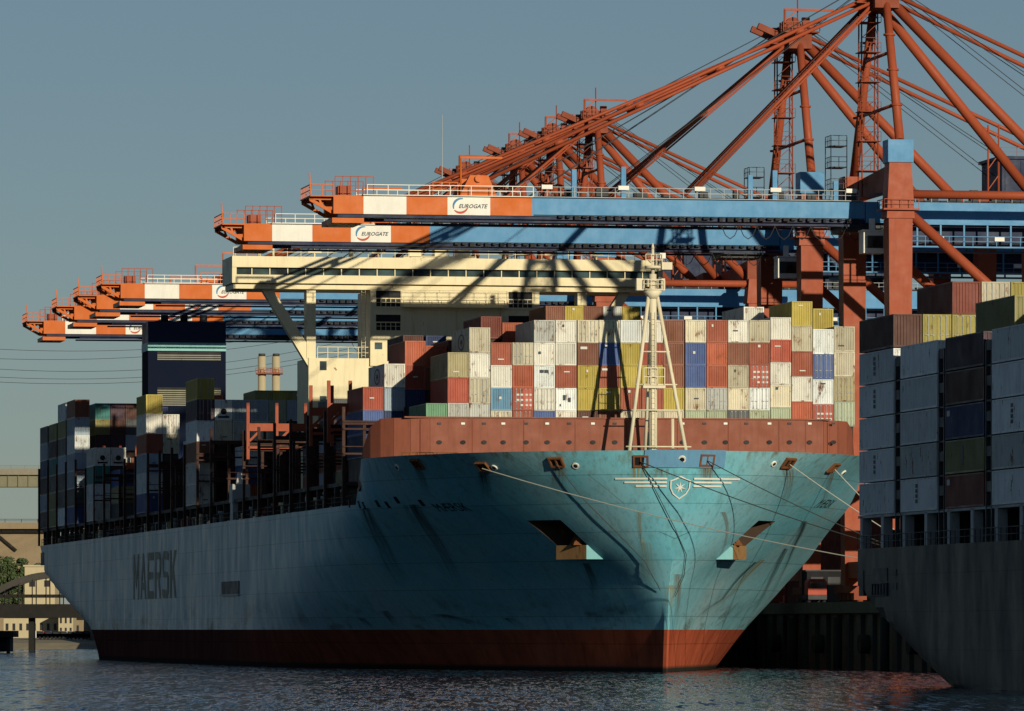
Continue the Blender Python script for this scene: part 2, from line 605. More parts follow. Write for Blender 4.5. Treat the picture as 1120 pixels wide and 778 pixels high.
BF = [pchip([(s - t[0][0]) ** e for s, b in t], [b for s, b in t]) for t, e in zip(BT, EXPO)]
SEf = pchip([-1.5, 4.7, 9, 12, 15.6, 19.2], [296, 310, 344, 369, 391, 396.4])
BEf = pchip([-1.5, 4.7, 9, 12, 15.6, 19.2], [0.4, 8, 16, 22.5, 28.3, 29.3])
S_END = 396.5
LEN_S = 396.5


def hull_b(s, z):
    z = max(LEV[0], min(LEV[-1], z))
    d = s - s0f(z)
    if d <= 0:
        return 0.0
    b = pchip(LEV, [f(d ** e) for f, e in zip(BF, EXPO)])(z)
    se = SEf(min(z, 19.2))
    if s > se:
        be = BEf(min(z, 19.2))
        t = min(1.0, (s - se) / max(0.05, S_END - se))
        b = min(b, 29.5 - (29.5 - be) * t ** 1.6)
    return b


def hull_s(x, z):
    lo, hi = s0f(z), s0f(z) + 60
    for _ in range(40):
        mid = (lo + hi) / 2
        if hull_b(mid, z) < abs(x):
            lo = mid
        else:
            hi = mid
    return (lo + hi) / 2


def z_top(s):
    if s < 31:
        return 24.3
    if s < 38.5:
        return 24.3 + (19.2 - 24.3) * (s - 31) / 7.5
    return 19.2


def ray_hull(px, py):
    """the point of the hull surface behind a photo pixel, as (x, s, z) in the harbour frame"""
    best = None
    prev = None
    for i in range(0, 4200):
        s = -12 + i * 0.1
        x, z = px_s(px, py, s)
        f = abs(x) - hull_b(s, z)
        if f < 0 and LEV[0] < z < z_top(s) + 0.3:
            best = (x, s, z)
            break
    return best


def hull_frame(x, s, z):
    """outward normal and horizontal tangent of the hull at a point of it"""
    sg = 1 if x >= 0 else -1
    e = 0.4
    ds = Vector((sg * (hull_b(s + e, z) - hull_b(s - e, z)), 2 * e, 0)).normalized()
    dz = Vector((sg * (hull_b(s, z + e) - hull_b(s, z - e)), 0, 2 * e)).normalized()
    n = ds.cross(dz)
    if n.x * sg < 0:
        n = -n
    n.normalize()
    return n, ds, n.cross(ds)


SHIP = thing('container_ship', 'huge light blue container ship with blunt bow seen head on, stacks rising behind it', 'container ship', W(0, 0, 0), TH)
UPN, UPS = 34, 110


def build_hull():
    sn = []
    for j in range(UPS + 1):
        t = j / UPS
        sn.append(396.5 * (0.10 * t + 0.90 * t ** 2.6))
    # force stations at the forecastle break
    def near(v):
        k = min(range(len(sn)), key=lambda i: abs(sn[i] - v))
        sn[k] = v
    near(31); near(38.5)
    verts, faces = [], []
    grid = []
    for i in range(UPN + 1):
        fr = i / UPN
        row = []
        for j, s_n in enumerate(sn):
            z = -1.5 + fr * (z_top(s_n) + 1.5)
            s = s_n + s0f(z) * max(0.0, 1 - s_n / 28.0)
            if j == 0:
                s = s0f(z)
                b = 0.0
            else:
                b = max(0.3, hull_b(s, z))
            row.append((b, s, z))
        grid.append(row)
    idx = []
    for row in grid:
        r = []
        for side in (1, -1):
            cols = range(UPS, -1, -1) if side == 1 else range(1, UPS + 1)
            for j in cols:
                b, s, z = row[j]
                r.append(len(verts))
                verts.append((side * b, s, z))
        idx.append(r)
    nc = len(idx[0])
    smooth = []
    for i in range(UPN):
        for k in range(nc - 1):
            faces.append((idx[i][k], idx[i][k + 1], idx[i + 1][k + 1], idx[i + 1][k])); smooth.append(True)
        faces.append((idx[i][nc - 1], idx[i][0], idx[i + 1][0], idx[i + 1][nc - 1])); smooth.append(False)
    for r, flip in ((idx[0], False), (idx[-1], True)):
        for k in range(UPS):
            a, b, c, d = r[k], r[k + 1], r[nc - 2 - k], r[nc - 1 - k]
            q = (a, b, c, d) if b != c else (a, b, d)
            faces.append(q[::-1] if not flip else q); smooth.append(False)
    me = bpy.data.meshes.new('hull')
    me.from_pydata(verts, [], faces)
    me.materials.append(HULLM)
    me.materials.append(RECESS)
    me.polygons.foreach_set('use_smooth', smooth)
    bm = bmesh.new(); bm.from_mesh(me)
    bmesh.ops.remove_doubles(bm, verts=bm.verts, dist=1e-4)
    bmesh.ops.recalc_face_normals(bm, faces=bm.faces)
    bm.to_mesh(me); bm.free()
    return me


# anchor recesses cut into the flare
P1, P2 = ray_hull(645, 598), ray_hull(611, 598)
AN_S1, AN_S2, AN_Z1, AN_Z2 = P1[1], P2[1], 14.1, 16.9
hull_me = build_hull()
hull_tmp = bpy.data.objects.new('hull_tmp', hull_me)
COL.objects.link(hull_tmp)
cuts = []
for sg in (1, -1):
    b_in = hull_b(AN_S1, AN_Z1) - 2.2
    cb = MB().box(min(sg * b_in, sg * 40), max(sg * b_in, sg * 40), AN_S1, AN_S2, AN_Z1, AN_Z2)
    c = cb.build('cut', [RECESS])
    c.hide_render = True
    md = hull_tmp.modifiers.new('cut', 'BOOLEAN')
    md.operation = 'DIFFERENCE'
    md.solver = 'EXACT'
    md.material_mode = 'TRANSFER'
    md.object = c
    cuts.append(c)
dg = bpy.context.evaluated_depsgraph_get()
hull_done = bpy.data.meshes.new_from_object(hull_tmp.evaluated_get(dg))
hull_done.name = 'hull'
for o in cuts + [hull_tmp]:
    bpy.data.objects.remove(o)
hull_done.set_sharp_from_angle(angle=R(32))
HULL = link('hull', hull_done, SHIP)

for sg in (1, -1):
    b0, b1 = hull_b(AN_S1, AN_Z1), hull_b(AN_S2, AN_Z1)
    zb = AN_Z1 - 1.55
    mb = MB()
    # bolster: vertical outer face under the recess, its forward face catching the sun
    ins = 4.0
    p = [(sg * (b0 - ins), AN_S1, zb), (sg * (b0 + .15), AN_S1, zb), (sg * (b1 + .15), AN_S2, zb), (sg * (b1 - ins), AN_S2, zb)]
    q = [(x, y, AN_Z1 + 0.02) for x, y, z in p]
    mb.hexa(p + q, 0)
    mb.m = [0, 0, 0, 1, 0, 0]
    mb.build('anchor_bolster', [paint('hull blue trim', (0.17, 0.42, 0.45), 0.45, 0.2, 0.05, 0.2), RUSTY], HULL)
    # stowed anchor
    xm, ym = sg * (hull_b((AN_S1 + AN_S2) / 2, AN_Z1) - 0.3), (AN_S1 + AN_S2) / 2
    a = MB()
    a.beam((xm - sg * 1.6, ym, AN_Z2 - 0.5), (xm, ym, AN_Z1 + 0.7), 0.4, 0.4)
    a.taper((xm, ym, AN_Z1 + .03, 0.5, 1.5), (xm - sg * 0.2, ym, AN_Z1 + 0.8, 0.3, 0.9))
    for e in (-1, 1):
        a.beam((xm, ym + e * 1.2, AN_Z1 + 0.3), (xm - sg * 0.8, ym + e * 1.4, AN_Z2 - 0.9), 0.3, 0.5)
    a.build('anchor', RUSTM, SHIP)


def on_hull(name, geo, mat, sg, s_c, z_c, off=0.05, parent=None, fwd_right=True):
    """flat lettering laid on the hull side; reads left to right from outside"""
    vs, fs = geo
    out = []
    for lx, ly in vs:
        s = s_c + (lx if sg > 0 else -lx)
        z = z_c + ly
        out.append((sg * (hull_b(s, z) + off), s, z))
    me = bpy.data.meshes.new(name)
    me.from_pydata(out, [], fs if sg > 0 else fs)
    me.materials.append(mat)
    return link(name, me, parent)


# large ship's name on the flat side
GLYPH = {
    'M': [[(0, 0), (.2, 0), (.2, 1), (0, 1)], [(.8, 0), (1, 0), (1, 1), (.8, 1)], [(.2, 1), (.2, .68), (.5, .2), (.5, .52)], [(.8, 1), (.5, .52), (.5, .2), (.8, .68)]],
    'A': [[(0, 0), (.22, 0), (.6, 1), (.4, 1)], [(.78, 0), (1, 0), (.6, 1), (.5, .74)], [(.29, .2), (.71, .2), (.65, .36), (.35, .36)]],
    'E': [[(0, 0), (.24, 0), (.24, 1), (0, 1)], [(.24, 0), (1, 0), (1, .17), (.24, .17)], [(.24, .42), (.9, .42), (.9, .58), (.24, .58)], [(.24, .83), (1, .83), (1, 1), (.24, 1)]],
    'R': [[(0, 0), (.24, 0), (.24, 1), (0, 1)], [(.24, .84), (.85, .84), (.78, 1), (.24, 1)], [(.76, .52), (.88, .46), (1, .62), (1, .86), (.85, .97), (.76, .84)],
          [(.24, .42), (.82, .42), (.88, .46), (.76, .56), (.24, .56)], [(.5, .42), (.76, 0), (1, 0), (.76, .42)]],
    'S': [[(0, .04), (.2, 0), (.8, 0), (.95, .08), (.76, .17), (0, .2)], [(.76, .17), (.95, .08), (1, .2), (1, .42), (.8, .56), (.76, .44)],
          [(.2, .44), (.76, .44), (.8, .56), (.24, .57)], [(.0, .62), (.2, .44), (.24, .57), (.24, .83), (.06, .93), (0, .82)], [(.06, .93), (.24, .83), (1, .8), (1, .95), (.8, 1), (.2, 1)]],
    'K': [[(0, 0), (.24, 0), (.24, 1), (0, 1)], [(.24, .3), (.24, .55), (.72, 1), (1, 1)], [(.44, .48), (.74, 0), (1, 0), (.6, .64)]],
}
vs, fs = [], []
for i, ch in enumerate('MAERSK'):
    for poly in GLYPH[ch]:
        b = len(vs)
        vs += [(i * 1.22 + x - 3.55, y - .5) for x, y in poly]
        fs.append(tuple(range(b, b + len(poly))))
tw, th = 7.1, 1.0
A = px_x(146, 630, -29.5)
Bq = px_x(193, 630, -29.5)
zt, zb_ = px_x(170, 604, -29.5)[1], px_x(170, 655, -29.5)[1]
k1, k2 = (A[0] - Bq[0]) / tw, (zt - zb_) / th
on_hull('hull_lettering', ([(x * k1, y * k2) for x, y in vs], fs), LETTER, -1, (A[0] + Bq[0]) / 2, (zt + zb_) / 2, 0.05, HULL)
# small bow names
vs, fs, tw, th = text_geo('M\u00c6RSK', 1.0)
for pxc, pyc in ((494, 555), (903, 551)):
    h = ray_hull(pxc, pyc)
    if h:
        sg = 1 if h[0] > 0 else -1
        k = 5.0 / tw
        on_hull('bow_lettering', ([(x * k, y * k * 0.85) for x, y in vs], fs), LETTER_D, sg, h[1], h[2], 0.06, HULL)


def on_bow(name, polys, mat, zc, xc=0.0, off=0.05):
    """flat marks laid over the stem: polygons in (x, dz)"""
    verts, faces = [], []
    for poly in polys:
        b = len(verts)
        for x, dz in poly:
            z = zc + dz
            verts.append((xc + x, hull_s(xc + x, z) - off - 0.02 * abs(x), z))
        faces.append(tuple(range(b, b + len(poly))))
    me = bpy.data.meshes.new(name)
    me.from_pydata(verts, [], faces)
    me.materials.append(mat)
    return link(name, me, HULL)


def strip(x0, x1, z0, z1, n=14):
    return [[(x0 + (x1 - x0) * i / n, z0), (x0 + (x1 - x0) * (i + 1) / n, z0), (x0 + (x1 - x0) * (i + 1) / n, z1), (x0 + (x1 - x0) * i / n, z1)] for i in range(n)]


ZE = 20.3
for k, (za, L) in enumerate(((0.85, 7.0), (0.45, 6.0), (0.05, 4.8))):
    for sg in (1, -1):
        on_bow('bow_stripe', strip(sg * 1.5, sg * L, za, za + 0.2), LWHITE, ZE)
sh = [(-1.15, 0.75), (-0.6, 0.95), (0, 1.25), (0.6, 0.95), (1.15, 0.75), (1.1, -0.1), (0.75, -0.75), (0, -1.3), (-0.75, -0.75), (-1.1, -0.1)]
ring = []
for i in range(len(sh)):
    a, b = sh[i], sh[(i + 1) % len(sh)]
    ring.append([a, b, (b[0] * 0.88, b[1] * 0.88), (a[0] * 0.88, a[1] * 0.88)])
on_bow('bow_shield_outline', ring, LWHITE, ZE, 0.0, 0.07)
star = []
for k in range(7):
    a = math.pi / 2 + 2 * math.pi * k / 7
    c, s_ = math.cos(a), math.sin(a)
    star.append([(0.18 * math.cos(a - 0.45), 0.18 * math.sin(a - 0.45)), (0.68 * c, 0.68 * s_), (0.18 * math.cos(a + 0.45), 0.18 * math.sin(a + 0.45)), (0, 0)])
on_bow('bow_star', star, LWHITE, ZE, 0.0, 0.08)

# bulwark plate and fairleads
pl = []
for (xa, xb) in ((-4.2, 4.9),):
    pl += strip(xa, xb, 22.45, 24.36, 16)
on_bow('bulwark_plate', pl, PLATE, 0.0, 0.0, 0.10)
FAIR = [(457, 507), (529, 510), (609, 505), (701, 504), (773, 503), (862, 506), (911, 511)]
FPT = []
for (px, py) in FAIR:
    h = ray_hull(px, py)
    if not h:
        continue
    n, u, w = hull_frame(*h)
    c = Vector(h)
    FPT.append((px, c + n * 0.35))
    u = u if u.length else Vector((1, 0, 0))
    mb = MB()
    for (a0, a1, b0, b1, d0, d1, mi) in ((-.75, .75, -.6, .6, -.3, 0.10, 1), (-.85, -.65, -.7, .7, -.3, .28, 0), (.65, .85, -.7, .7, -.3, .28, 0),
                                         (-.65, .65, .5, .7, -.3, .28, 0), (-.65, .65, -.7, -.5, -.3, .28, 0), (-.08, .08, -.5, .5, -.2, .24, 0)):
        pts = []
        for dd in (b0, b1):
            for (aa, nn) in ((a0, d0), (a1, d0), (a1, d1), (a0, d1)):
                pts.append(c + u * aa + w * dd + n * nn)
        mb.hexa(pts, mi)
    mb.build('fairlead', [RUSTM, BLACK], HULL)
for (px, py, r) in ((746, 502, 0.45), (630, 509, 0.4), (846, 507, 0.35), (435, 511, 0.4), (541, 511, .4), (922, 517, .4)):
    h = ray_hull(px, py)
    if h:
        n, u, w = hull_frame(*h)
        c = Vector(h)
        mb = MB()
        mb.tube(c - n * 0.2, c + n * 0.16, r, 12, 0)
        mb.tube(c + n * 0.16, c + n * 0.18, r * 0.6, 12, 1)
        mb.build('hawse_ring', [LWHITE, BLACK], HULL)
# small dark side ports on the shoulder
for (px, py) in ((382, 551), (393, 552), (398, 553), (413, 551), (424, 552), (434, 547), (461, 550)):
    h = ray_hull(px, py)
    if h:
        n, u, w = hull_frame(*h)
        c = Vector(h)
        MB().hexa([c + u * a + w * b + n * d for b in (-.45, .45) for a, d in ((-.3, -.1), (.3, -.1), (.3, .06), (-.3, .06))]).build('side_port', BLACK, HULL)
# pilot door on the flat side
d0, d1 = px_x(243, 640, -29.5), px_x(262, 640, -29.5)
zA, zB = px_x(252, 636, -29.5)[1], px_x(252, 650, -29.5)[1]
MB().box(-29.62, -29.3, d1[0], d0[0], zB, zA).build('pilot_door', DGREY, HULL)
MB().box(-29.75, -29.4, d1[0] - .3, d0[0] + .3, zB - 0.25, zB).build('door_sill', LGREY, HULL)
# black panel standing for the shaded stern opening
MB().box(-29.56, -29.2, 388, 393, 15.8, 18.0).build('mooring_port', BLACK, HULL)

# ------------------------------------------------------------------ forecastle: breakwater, mast
bwp = []
half = [(0, 28), (12, 28), (22, 28), (24.2, 28.3), (26.0, 28.9), (27.3, 30), (28.2, 31.4), (28.8, 33), (29.1, 34.6)]
pts = [(-x, y) for x, y in half[::-1]] + half[1:]
TOPZ = {28: 28.95, 28.3: 28.95, 28.9: 28.95, 30: 28.9, 31.4: 28.0, 33: 25.6, 34.6: 22.4}
mb = MB()
for (xa, ya), (xb, yb) in zip(pts[:-1], pts[1:]):
    d = Vector((xb - xa, yb - ya, 0)).normalized()
    nrm = Vector((d.y, -d.x, 0)) * 0.2
    za, zb2 = TOPZ[ya], TOPZ[yb]
    lo = [22.6 if y < 32 else z_top(y) - 1.2 for y in (ya, yb)]
    mb.hexa([(xa + nrm.x, ya + nrm.y, lo[0]), (xb + nrm.x, yb + nrm.y, lo[1]), (xb - nrm.x, yb - nrm.y, lo[1]), (xa - nrm.x, ya - nrm.y, lo[0]),
             (xa + nrm.x, ya + nrm.y, za), (xb + nrm.x, yb + nrm.y, zb2), (xb - nrm.x, yb - nrm.y, zb2), (xa - nrm.x, ya - nrm.y, za)])
BWK = mb.build('breakwater', BRICKRED, SHIP)
mb = MB()
mb.box(-25, 25, 27.62, 28.3, 28.97, 29.12)
mb.build('top_flange', BRICKRED, BWK)
for k, px in enumerate((480, 506, 529, 550, 575, 598, 622, 648, 672, 746, 770, 793, 816, 841, 863, 885, 911)):
    x, z = px_s(px, 484, 28)
    mb = MB()
    mb.tube((x, 27.78, z), (x, 27.70, z), 0.24, 12)
    for v in range(len(mb.v)):
        xx, yy, zz = mb.v[v]
        mb.v[v] = (x + (xx - x) * 1.35, yy, zz)
    mb.build('freeing_port', BLACK, BWK)  # flat black disc stands for the dark inside of the port
    x, z = px_s(px, 463.5, 28)
    MB().box(x - .22, x + .22, 27.7, 27.79, z - .12, z + .12).build('lashing_eye', LWHITE if k % 2 else DGREY, BWK)
for k in range(9):
    x = -24 + k * 6
    MB().beam((x + 0.9, 27.75, 23), (x + 0.9, 27.75, 28.8), 0.05, 0.05).build('stiffener_seam', CRED_D, BWK)
# deck gear glimpsed above the bulwark
for px, w_ in ((457, 1.8), (478, 2.4), (655, 2.0), (668, 2.6), (770, 2.0), (915, 2.0)):
    x, z = px_s(px, 492, 25)
    mb = MB()
    for i in range(5):
        mb.tube((x - w_ + i * w_ / 2, 25, 23), (x - w_ + i * w_ / 2, 25, 24.9), 0.07, 5)
    mb.tube((x - w_, 25, 24.9), (x + w_, 25, 24.9), 0.06, 5)
    mb.tube((x - w_, 25, 24.5), (x + w_, 25, 24.5), 0.06, 5)
    mb.build('deck_rail', RUSTM, SHIP)

MX, MS = px_s(714, 480, 22.0)[0], 22.0
zc = lambda py: px_s(714, py, MS)[1]
MAST = MB()
MAST.tube((MX, MS, 23), (MX, MS, zc(400)), 0.52, 14, 0, 0.46)
MAST.tube((MX, MS, zc(400)), (MX, MS, zc(300)), 0.46, 14, 0, 0.42)
MAST.tube((MX, MS, zc(300)), (MX, MS, zc(272)), 0.22, 10, 0, 0.16)
mast = MAST.build('foremast', MASTC, SHIP)
for sg in (-1, 1):
    foot = px_s(686 if sg < 0 else 754, 494, MS - 1.2)
    MB().tube((foot[0], MS - 1.2, 23), (MX + sg * 0.45, MS, zc(321)), 0.22, 8).build('stay_leg', MASTC, mast)
MB().tube((MX, MS + 5, 23), (MX, MS + .4, zc(330)), 0.2, 8).build('stay_leg', MASTC, mast)
MB().tube((MX + 2.3, MS, 23), (MX + 2.3, MS, zc(458)), 0.2, 8).build('vent_post', MASTC, mast)
for py in (489, 449, 421, 385, 352):
    t = (py - 321) / (494 - 321)
    zz = zc(py)
    MB().tube((MX - 0.45 - t * 3.0, MS - t * 1.2, zz), (MX + 0.45 + t * 3.9, MS - t * 1.2, zz), 0.09, 6).build('cross_tie', MASTC, mast)
mb = MB()
mb.tube((MX, MS, zc(327)), (MX, MS, zc(318)), 0.5, 12, 0, 1.15)
mb.tube((MX, MS, zc(318)), (MX, MS, zc(316.5)), 1.2, 12)
mb.rail((MX - 1.2, MS - 1.0, zc(316)), (MX + 1.2, MS - 1.0, zc(316)), 1.0, 0.8, 0.05)
mb.box(MX - 2.0, MX - 1.2, MS - .6, MS + .4, zc(318), zc(305))
mb.box(MX + .9, MX + 1.3, MS - .6, MS, zc(318), zc(305))
mb.build('lower_platform', MASTC, mast)
mb = MB()
mb.tube((MX, MS, zc(294)), (MX, MS, zc(291)), 0.95, 12)
mb.rail((MX - .95, MS - .7, zc(291)), (MX + .95, MS - .7, zc(291)), 1.3, 0.6, 0.05)
mb.box(MX + 1.0, MX + 2.2, MS - .4, MS + .4, zc(295), zc(287))
mb.build('upper_platform', MASTC, mast)
MB().box(MX + .75, MX + 1.4, MS - .5, MS + .1, zc(283), zc(277)).build('signal_lamp', LWHITE, mast)
MB().tube((MX, MS, zc(272)), (MX, MS, zc(266)), 0.22, 8, 0, 0.05).build('mast_light', MASTC, mast)
mb = MB()
mb.rail((MX - 1.2, MS - .9, zc(422)), (MX + 1.2, MS - .9, zc(422)), 2.0, 0.8, 0.06)
mb.box(MX - 1.3, MX + 1.3, MS - .9, MS + .4, zc(425), zc(422))
mb.build('mid_platform', MASTC, mast)
mb = MB()
for i in range(28):
    mb.tube((MX - .2, MS - .62, 24 + i * .6), (MX + .2, MS - .62, 24 + i * .6), 0.03, 4)
for e in (-.2, .2):
    mb.tube((MX + e, MS - .62, 24), (MX + e, MS - .62, 41), 0.035, 4)
mb.build('ladder', MASTC, mast)

# ------------------------------------------------------------------ bridge house
BS = 146.0
X = lambda px: px_s(px, 400, BS)[0]
Z = lambda py: px_s(490, py, BS)[1]
HOUSE = link('bridge_house', None, SHIP)
mb = MB()
mb.box(X(405), X(590), BS, BS + 11, 40, Z(318))
house = mb.build('tower_block', CREAM, SHIP)
bpy.data.objects.remove(HOUSE)
HOUSE = house
HOUSE.name = 'bridge_house'


def recess(px0, px1, py0, py1, depth=0.25):
    """a black panel for the shade of an open gallery, with rails, framed proud of the front"""
    x0, x1, z0, z1 = X(px0), X(px1), Z(py1), Z(py0)
    f = MB()
    f.box(x0 - .2, x1 + .2, BS - .12, BS - .03, z1, z1 + .2)
    f.box(x0 - .2, x1 + .2, BS - .12, BS - .03, z0 - .2, z0)
    f.box(x0 - .2, x0, BS - .12, BS - .03, z0, z1)
    f.box(x1, x1 + .2, BS - .12, BS - .03, z0, z1)
    w = f.build('gallery_frame', CREAM, HOUSE)
    MB().box(x0, x1, BS - .05, BS - .01, z0, z1).build('gallery_shade', BLACK, w)  # flat black panel in place of the gallery's shaded depth
    r = MB()
    r.rail((x0, BS - .14, z0), (x1, BS - .14, z0), 1.1, .6, .05)
    r.tube((x0, BS - .14, (z0 + z1) / 2), (x1, BS - .14, (z0 + z1) / 2), 0.06, 5)
    r.build('gallery_rail', CREAM, w)


for a in ((411, 438, 318.8, 336), (411, 438, 345, 362), (556, 582, 318.8, 336), (556, 582, 345, 362)):
    recess(*a)
m_ = MB()
m_.rail((X(440), BS - .9, Z(336)), (X(554), BS - .9, Z(336)), 1.1, 1.2, .045)
m_.box(X(440), X(554), BS - 1.0, BS - .01, Z(336) - .12, Z(336))
m_.build('catwalk', CREAM, HOUSE)
for px in (452, 500, 548):
    m_ = MB()
    m_.tube((X(px), BS - .12, Z(366)), (X(px), BS - .12, Z(338)), .09, 6)
    m_.build('drain_pipe', CREAM, HOUSE)
m_ = MB()
for i in range(22):
    m_.tube((X(398) - .25, BS + .3, 41.4 + i * .42), (X(398) + .25, BS + .3, 41.4 + i * .42), .03, 4)
for e in (-.25, .25):
    m_.tube((X(398) + e, BS + .3, 41.1), (X(398) + e, BS + .3, 50.8), .04, 4)
m_.build('ladder', CREAM, HOUSE)
# lower, wider block
LB = 41.0
mb = MB()
mb.box(X(338), X(642), BS + .4, BS + 11, 19.2, LB)
lower = mb.build('lower_deckhouse', CREAM, SHIP)
for (px, py) in ((354, 401), (354, 439), (414, 379)):
    x, z = X(px), Z(py)
    if py == 379:
        MB().box(x - .5, x + .5, BS - .08, BS - .01, z - .45, z + .45).build('window', GLASS, HOUSE)
    else:
        MB().box(x - .45, x + .45, BS + .32, BS + .39, z - .6, z + .6).build('window', GLASS, lower)
mb = MB()
mb.rail((X(348), BS + .6, LB), (X(404), BS + .6, LB), 1.5, 1.2, 0.06)
mb.build('deck_rail', CREAM, lower)
mb = MB()
mb.rail((X(592), BS + .6, LB), (X(642), BS + .6, LB), 1.5, 1.2, 0.06)
mb.build('deck_rail', CREAM, lower)
# wing supports
for sg in (-1, 1):
    mx = lambda px: (X(px) if sg < 0 else -X(px))
    o = MB()
    a, b = mx(336), mx(346)
    o.box(min(a, b), max(a, b), BS + .5, BS + 3, LB, Z(318))
    o.build('support_column', CREAM, HOUSE)
    o = MB()
    o.prism([(mx(287), Z(318)), (mx(299), Z(318)), (mx(345), Z(390)), (mx(345), Z(402)), (mx(338), Z(402))] if sg < 0 else
            [(mx(287), Z(318)), (mx(338), Z(402)), (mx(345), Z(402)), (mx(345), Z(390)), (mx(299), Z(318))], BS + .6, BS + 2.2)
    o.build('diagonal_strut', CREAM, HOUSE)
    o = MB()
    o.beam((mx(320), BS + 1.4, Z(357)), (mx(337), BS + 1.4, Z(352)), .4, .4)
    o.build('strut_tie', CREAM, HOUSE)
# navigation bridge with full width wings
WX = X(253)
mb = MB()
mb.box(WX, -WX, BS - .8, BS + 9, Z(312), Z(303))
mb.box(WX + .3, -WX - .3, BS - .1, BS + 8.5, Z(318), Z(312.6))
mb.box(WX, -WX, BS - .9, BS + 9, Z(295), Z(283))
mb.box(WX, WX + .6, BS - .8, BS + 9, Z(303), Z(295))
mb.box(-WX - .6, -WX, BS - .8, BS + 9, Z(303), Z(295))
nav = mb.build('navigation_bridge', CREAM, SHIP)
MB().box(WX + .5, -WX - .5, BS - .2, BS + 8.6, Z(303) + .01, Z(295) - .01).build('window_band', GLASS, nav)
npost = 24
for i in range(npost + 1):
    x = WX + .3 + (-2 * WX - .6) * i / npost
    MB().box(x - .06, x + .06, BS - .4, BS - .21, Z(303), Z(295)).build('window_mullion', CREAM, nav)
mb = MB()
mb.rail((WX + .2, BS - .6, Z(283)), (-WX - .2, BS - .6, Z(283)), 1.2, 1.8, .05)
mb.build('roof_rail', CREAM, nav)
for i, px in enumerate((258, 284, 300, 384, 386)):
    x = X(px)
    MB().tube((x, BS + 1, Z(283)), (x, BS + 1, Z(268 if i != 0 else 274)), .16, 6).build('roof_post', CREAM, nav)
mb = MB()
for px in (458, 486, 512):
    mb.box(X(px) - .8, X(px) + .8, BS + 3, BS + 5, Z(283), Z(262))
mb.box(X(445), X(525), BS + 2.8, BS + 5.2, Z(285), Z(279))
mb.beam((X(466), BS + 4, Z(262)), (X(482), BS + 4, Z(275)), .25, .25)
mb.build('radar_mast_base', CREAM, nav)
MB().tube((X(489), BS + 4, Z(262)), (X(489), BS + 4, Z(123)), .09, 6, 0, .06).build('whip_antenna', LGREY, nav)
for px in (350, 420, 560, 610, 660):
    mb = MB()
    mb.tube((X(px), BS + 5, Z(283)), (X(px), BS + 5, Z(275)), .12, 6)
    mb.box(X(px) - .9, X(px) + .9, BS + 4.7, BS + 5, Z(276), Z(274))
    mb.build('radar_scanner', CREAM, nav)

# ------------------------------------------------------------------ funnel casings
for sg in (-1, 1):
    s = 266.0
    x0, x1 = px_s(162, 400, s)[0], px_s(247, 400, s)[0]
    if sg > 0:
        x0, x1 = -x1, -x0
    zz = lambda py: px_s(205, py, s)[1]
    f = MB().box(x0, x1, s, s + 8, 19, zz(384)).build('funnel_casing', FBLACK, SHIP)
    MB().box(x0 - .05, x1 + .05, s - .05, s + 8.05, zz(384), zz(375)).build('funnel_band', TEAL, f)
    MB().box(x0, x1, s, s + 8, zz(375), zz(352)).build('funnel_top', CNAVY, f)
    for (a, b) in ((385, 394), (424, 444)):
        mb = MB()
        z1, z0 = zz(a), zz(b)
        mb.box(x0 + 1.4, x1 - .8, s - .10, s - .02, z0, z1, 1)
        n = int((z1 - z0) / .32)
        for i in range(n):
            mb.box(x0 + 1.4, x1 - .8, s - .2, s - .11, z0 + i * .32, z0 + i * .32 + .16, 0)
        mb.build('louvre', [LOUV, BLACK], f)
    for i in range(3):
        MB().tube((x0 + 3 + i * 3, s + 4, zz(352)), (x0 + 3 + i * 3, s + 4, zz(352) + 1.2), .6, 10).build('exhaust_pipe', BLACK, f)

# ------------------------------------------------------------------ deck: side rail zone, lashing bridges, hatches
mb = MB()
mb.box(-26.5, 26.5, 42, 394, 19.21, 20.9)
mb.build('hatch_coaming', HATCH, SHIP)
mb = MB()
mb.rail((-29.2, 40, 19.2), (-29.2, 395, 19.2), 1.1, 2.2, .05)
mb.build('deck_rail', HATCH, SHIP)
mb = MB()
for i in range(49):
    y = 47.0 + i * 7.2
    mb.box(-29.1, -28.5, y - .3, y + .3, 19.21, 22.0)
mb.box(-29.15, -26.4, 46, 394, 21.6, 22.05)
mb.build('stack_stanchions', HATCH, SHIP)
BAYS = [32, 46.5, 61, 75.5, 90, 104.5, 119, 152.5 + 14.5, 181.5, 196, 210.5, 225, 241, 255, 283, 297, 310, 325, 340, 354.5, 369, 384]


def lashing_bridge(y, top=35.5, name='lashing_bridge'):
    m = MB()
    for k in range(25):
        x = -29.4 + k * 2.45
        m.box(x - .17, x + .17, y - .25, y + .25, 19.21, top + (1.6 if k % 3 == 0 else 0))
    for zz in (25.2, 28.1):
        if zz < top - 1:
            m.box(-29.5, 29.5, y - .45, y + .45, zz, zz + .22)
            m.box(-29.5, 29.5, y - .45, y - .4, zz + .9, zz + 1.0)
    m.box(-29.5, 29.5, y - .3, y + .3, top - .5, top)
    return m.build(name, DECKRED, SHIP)


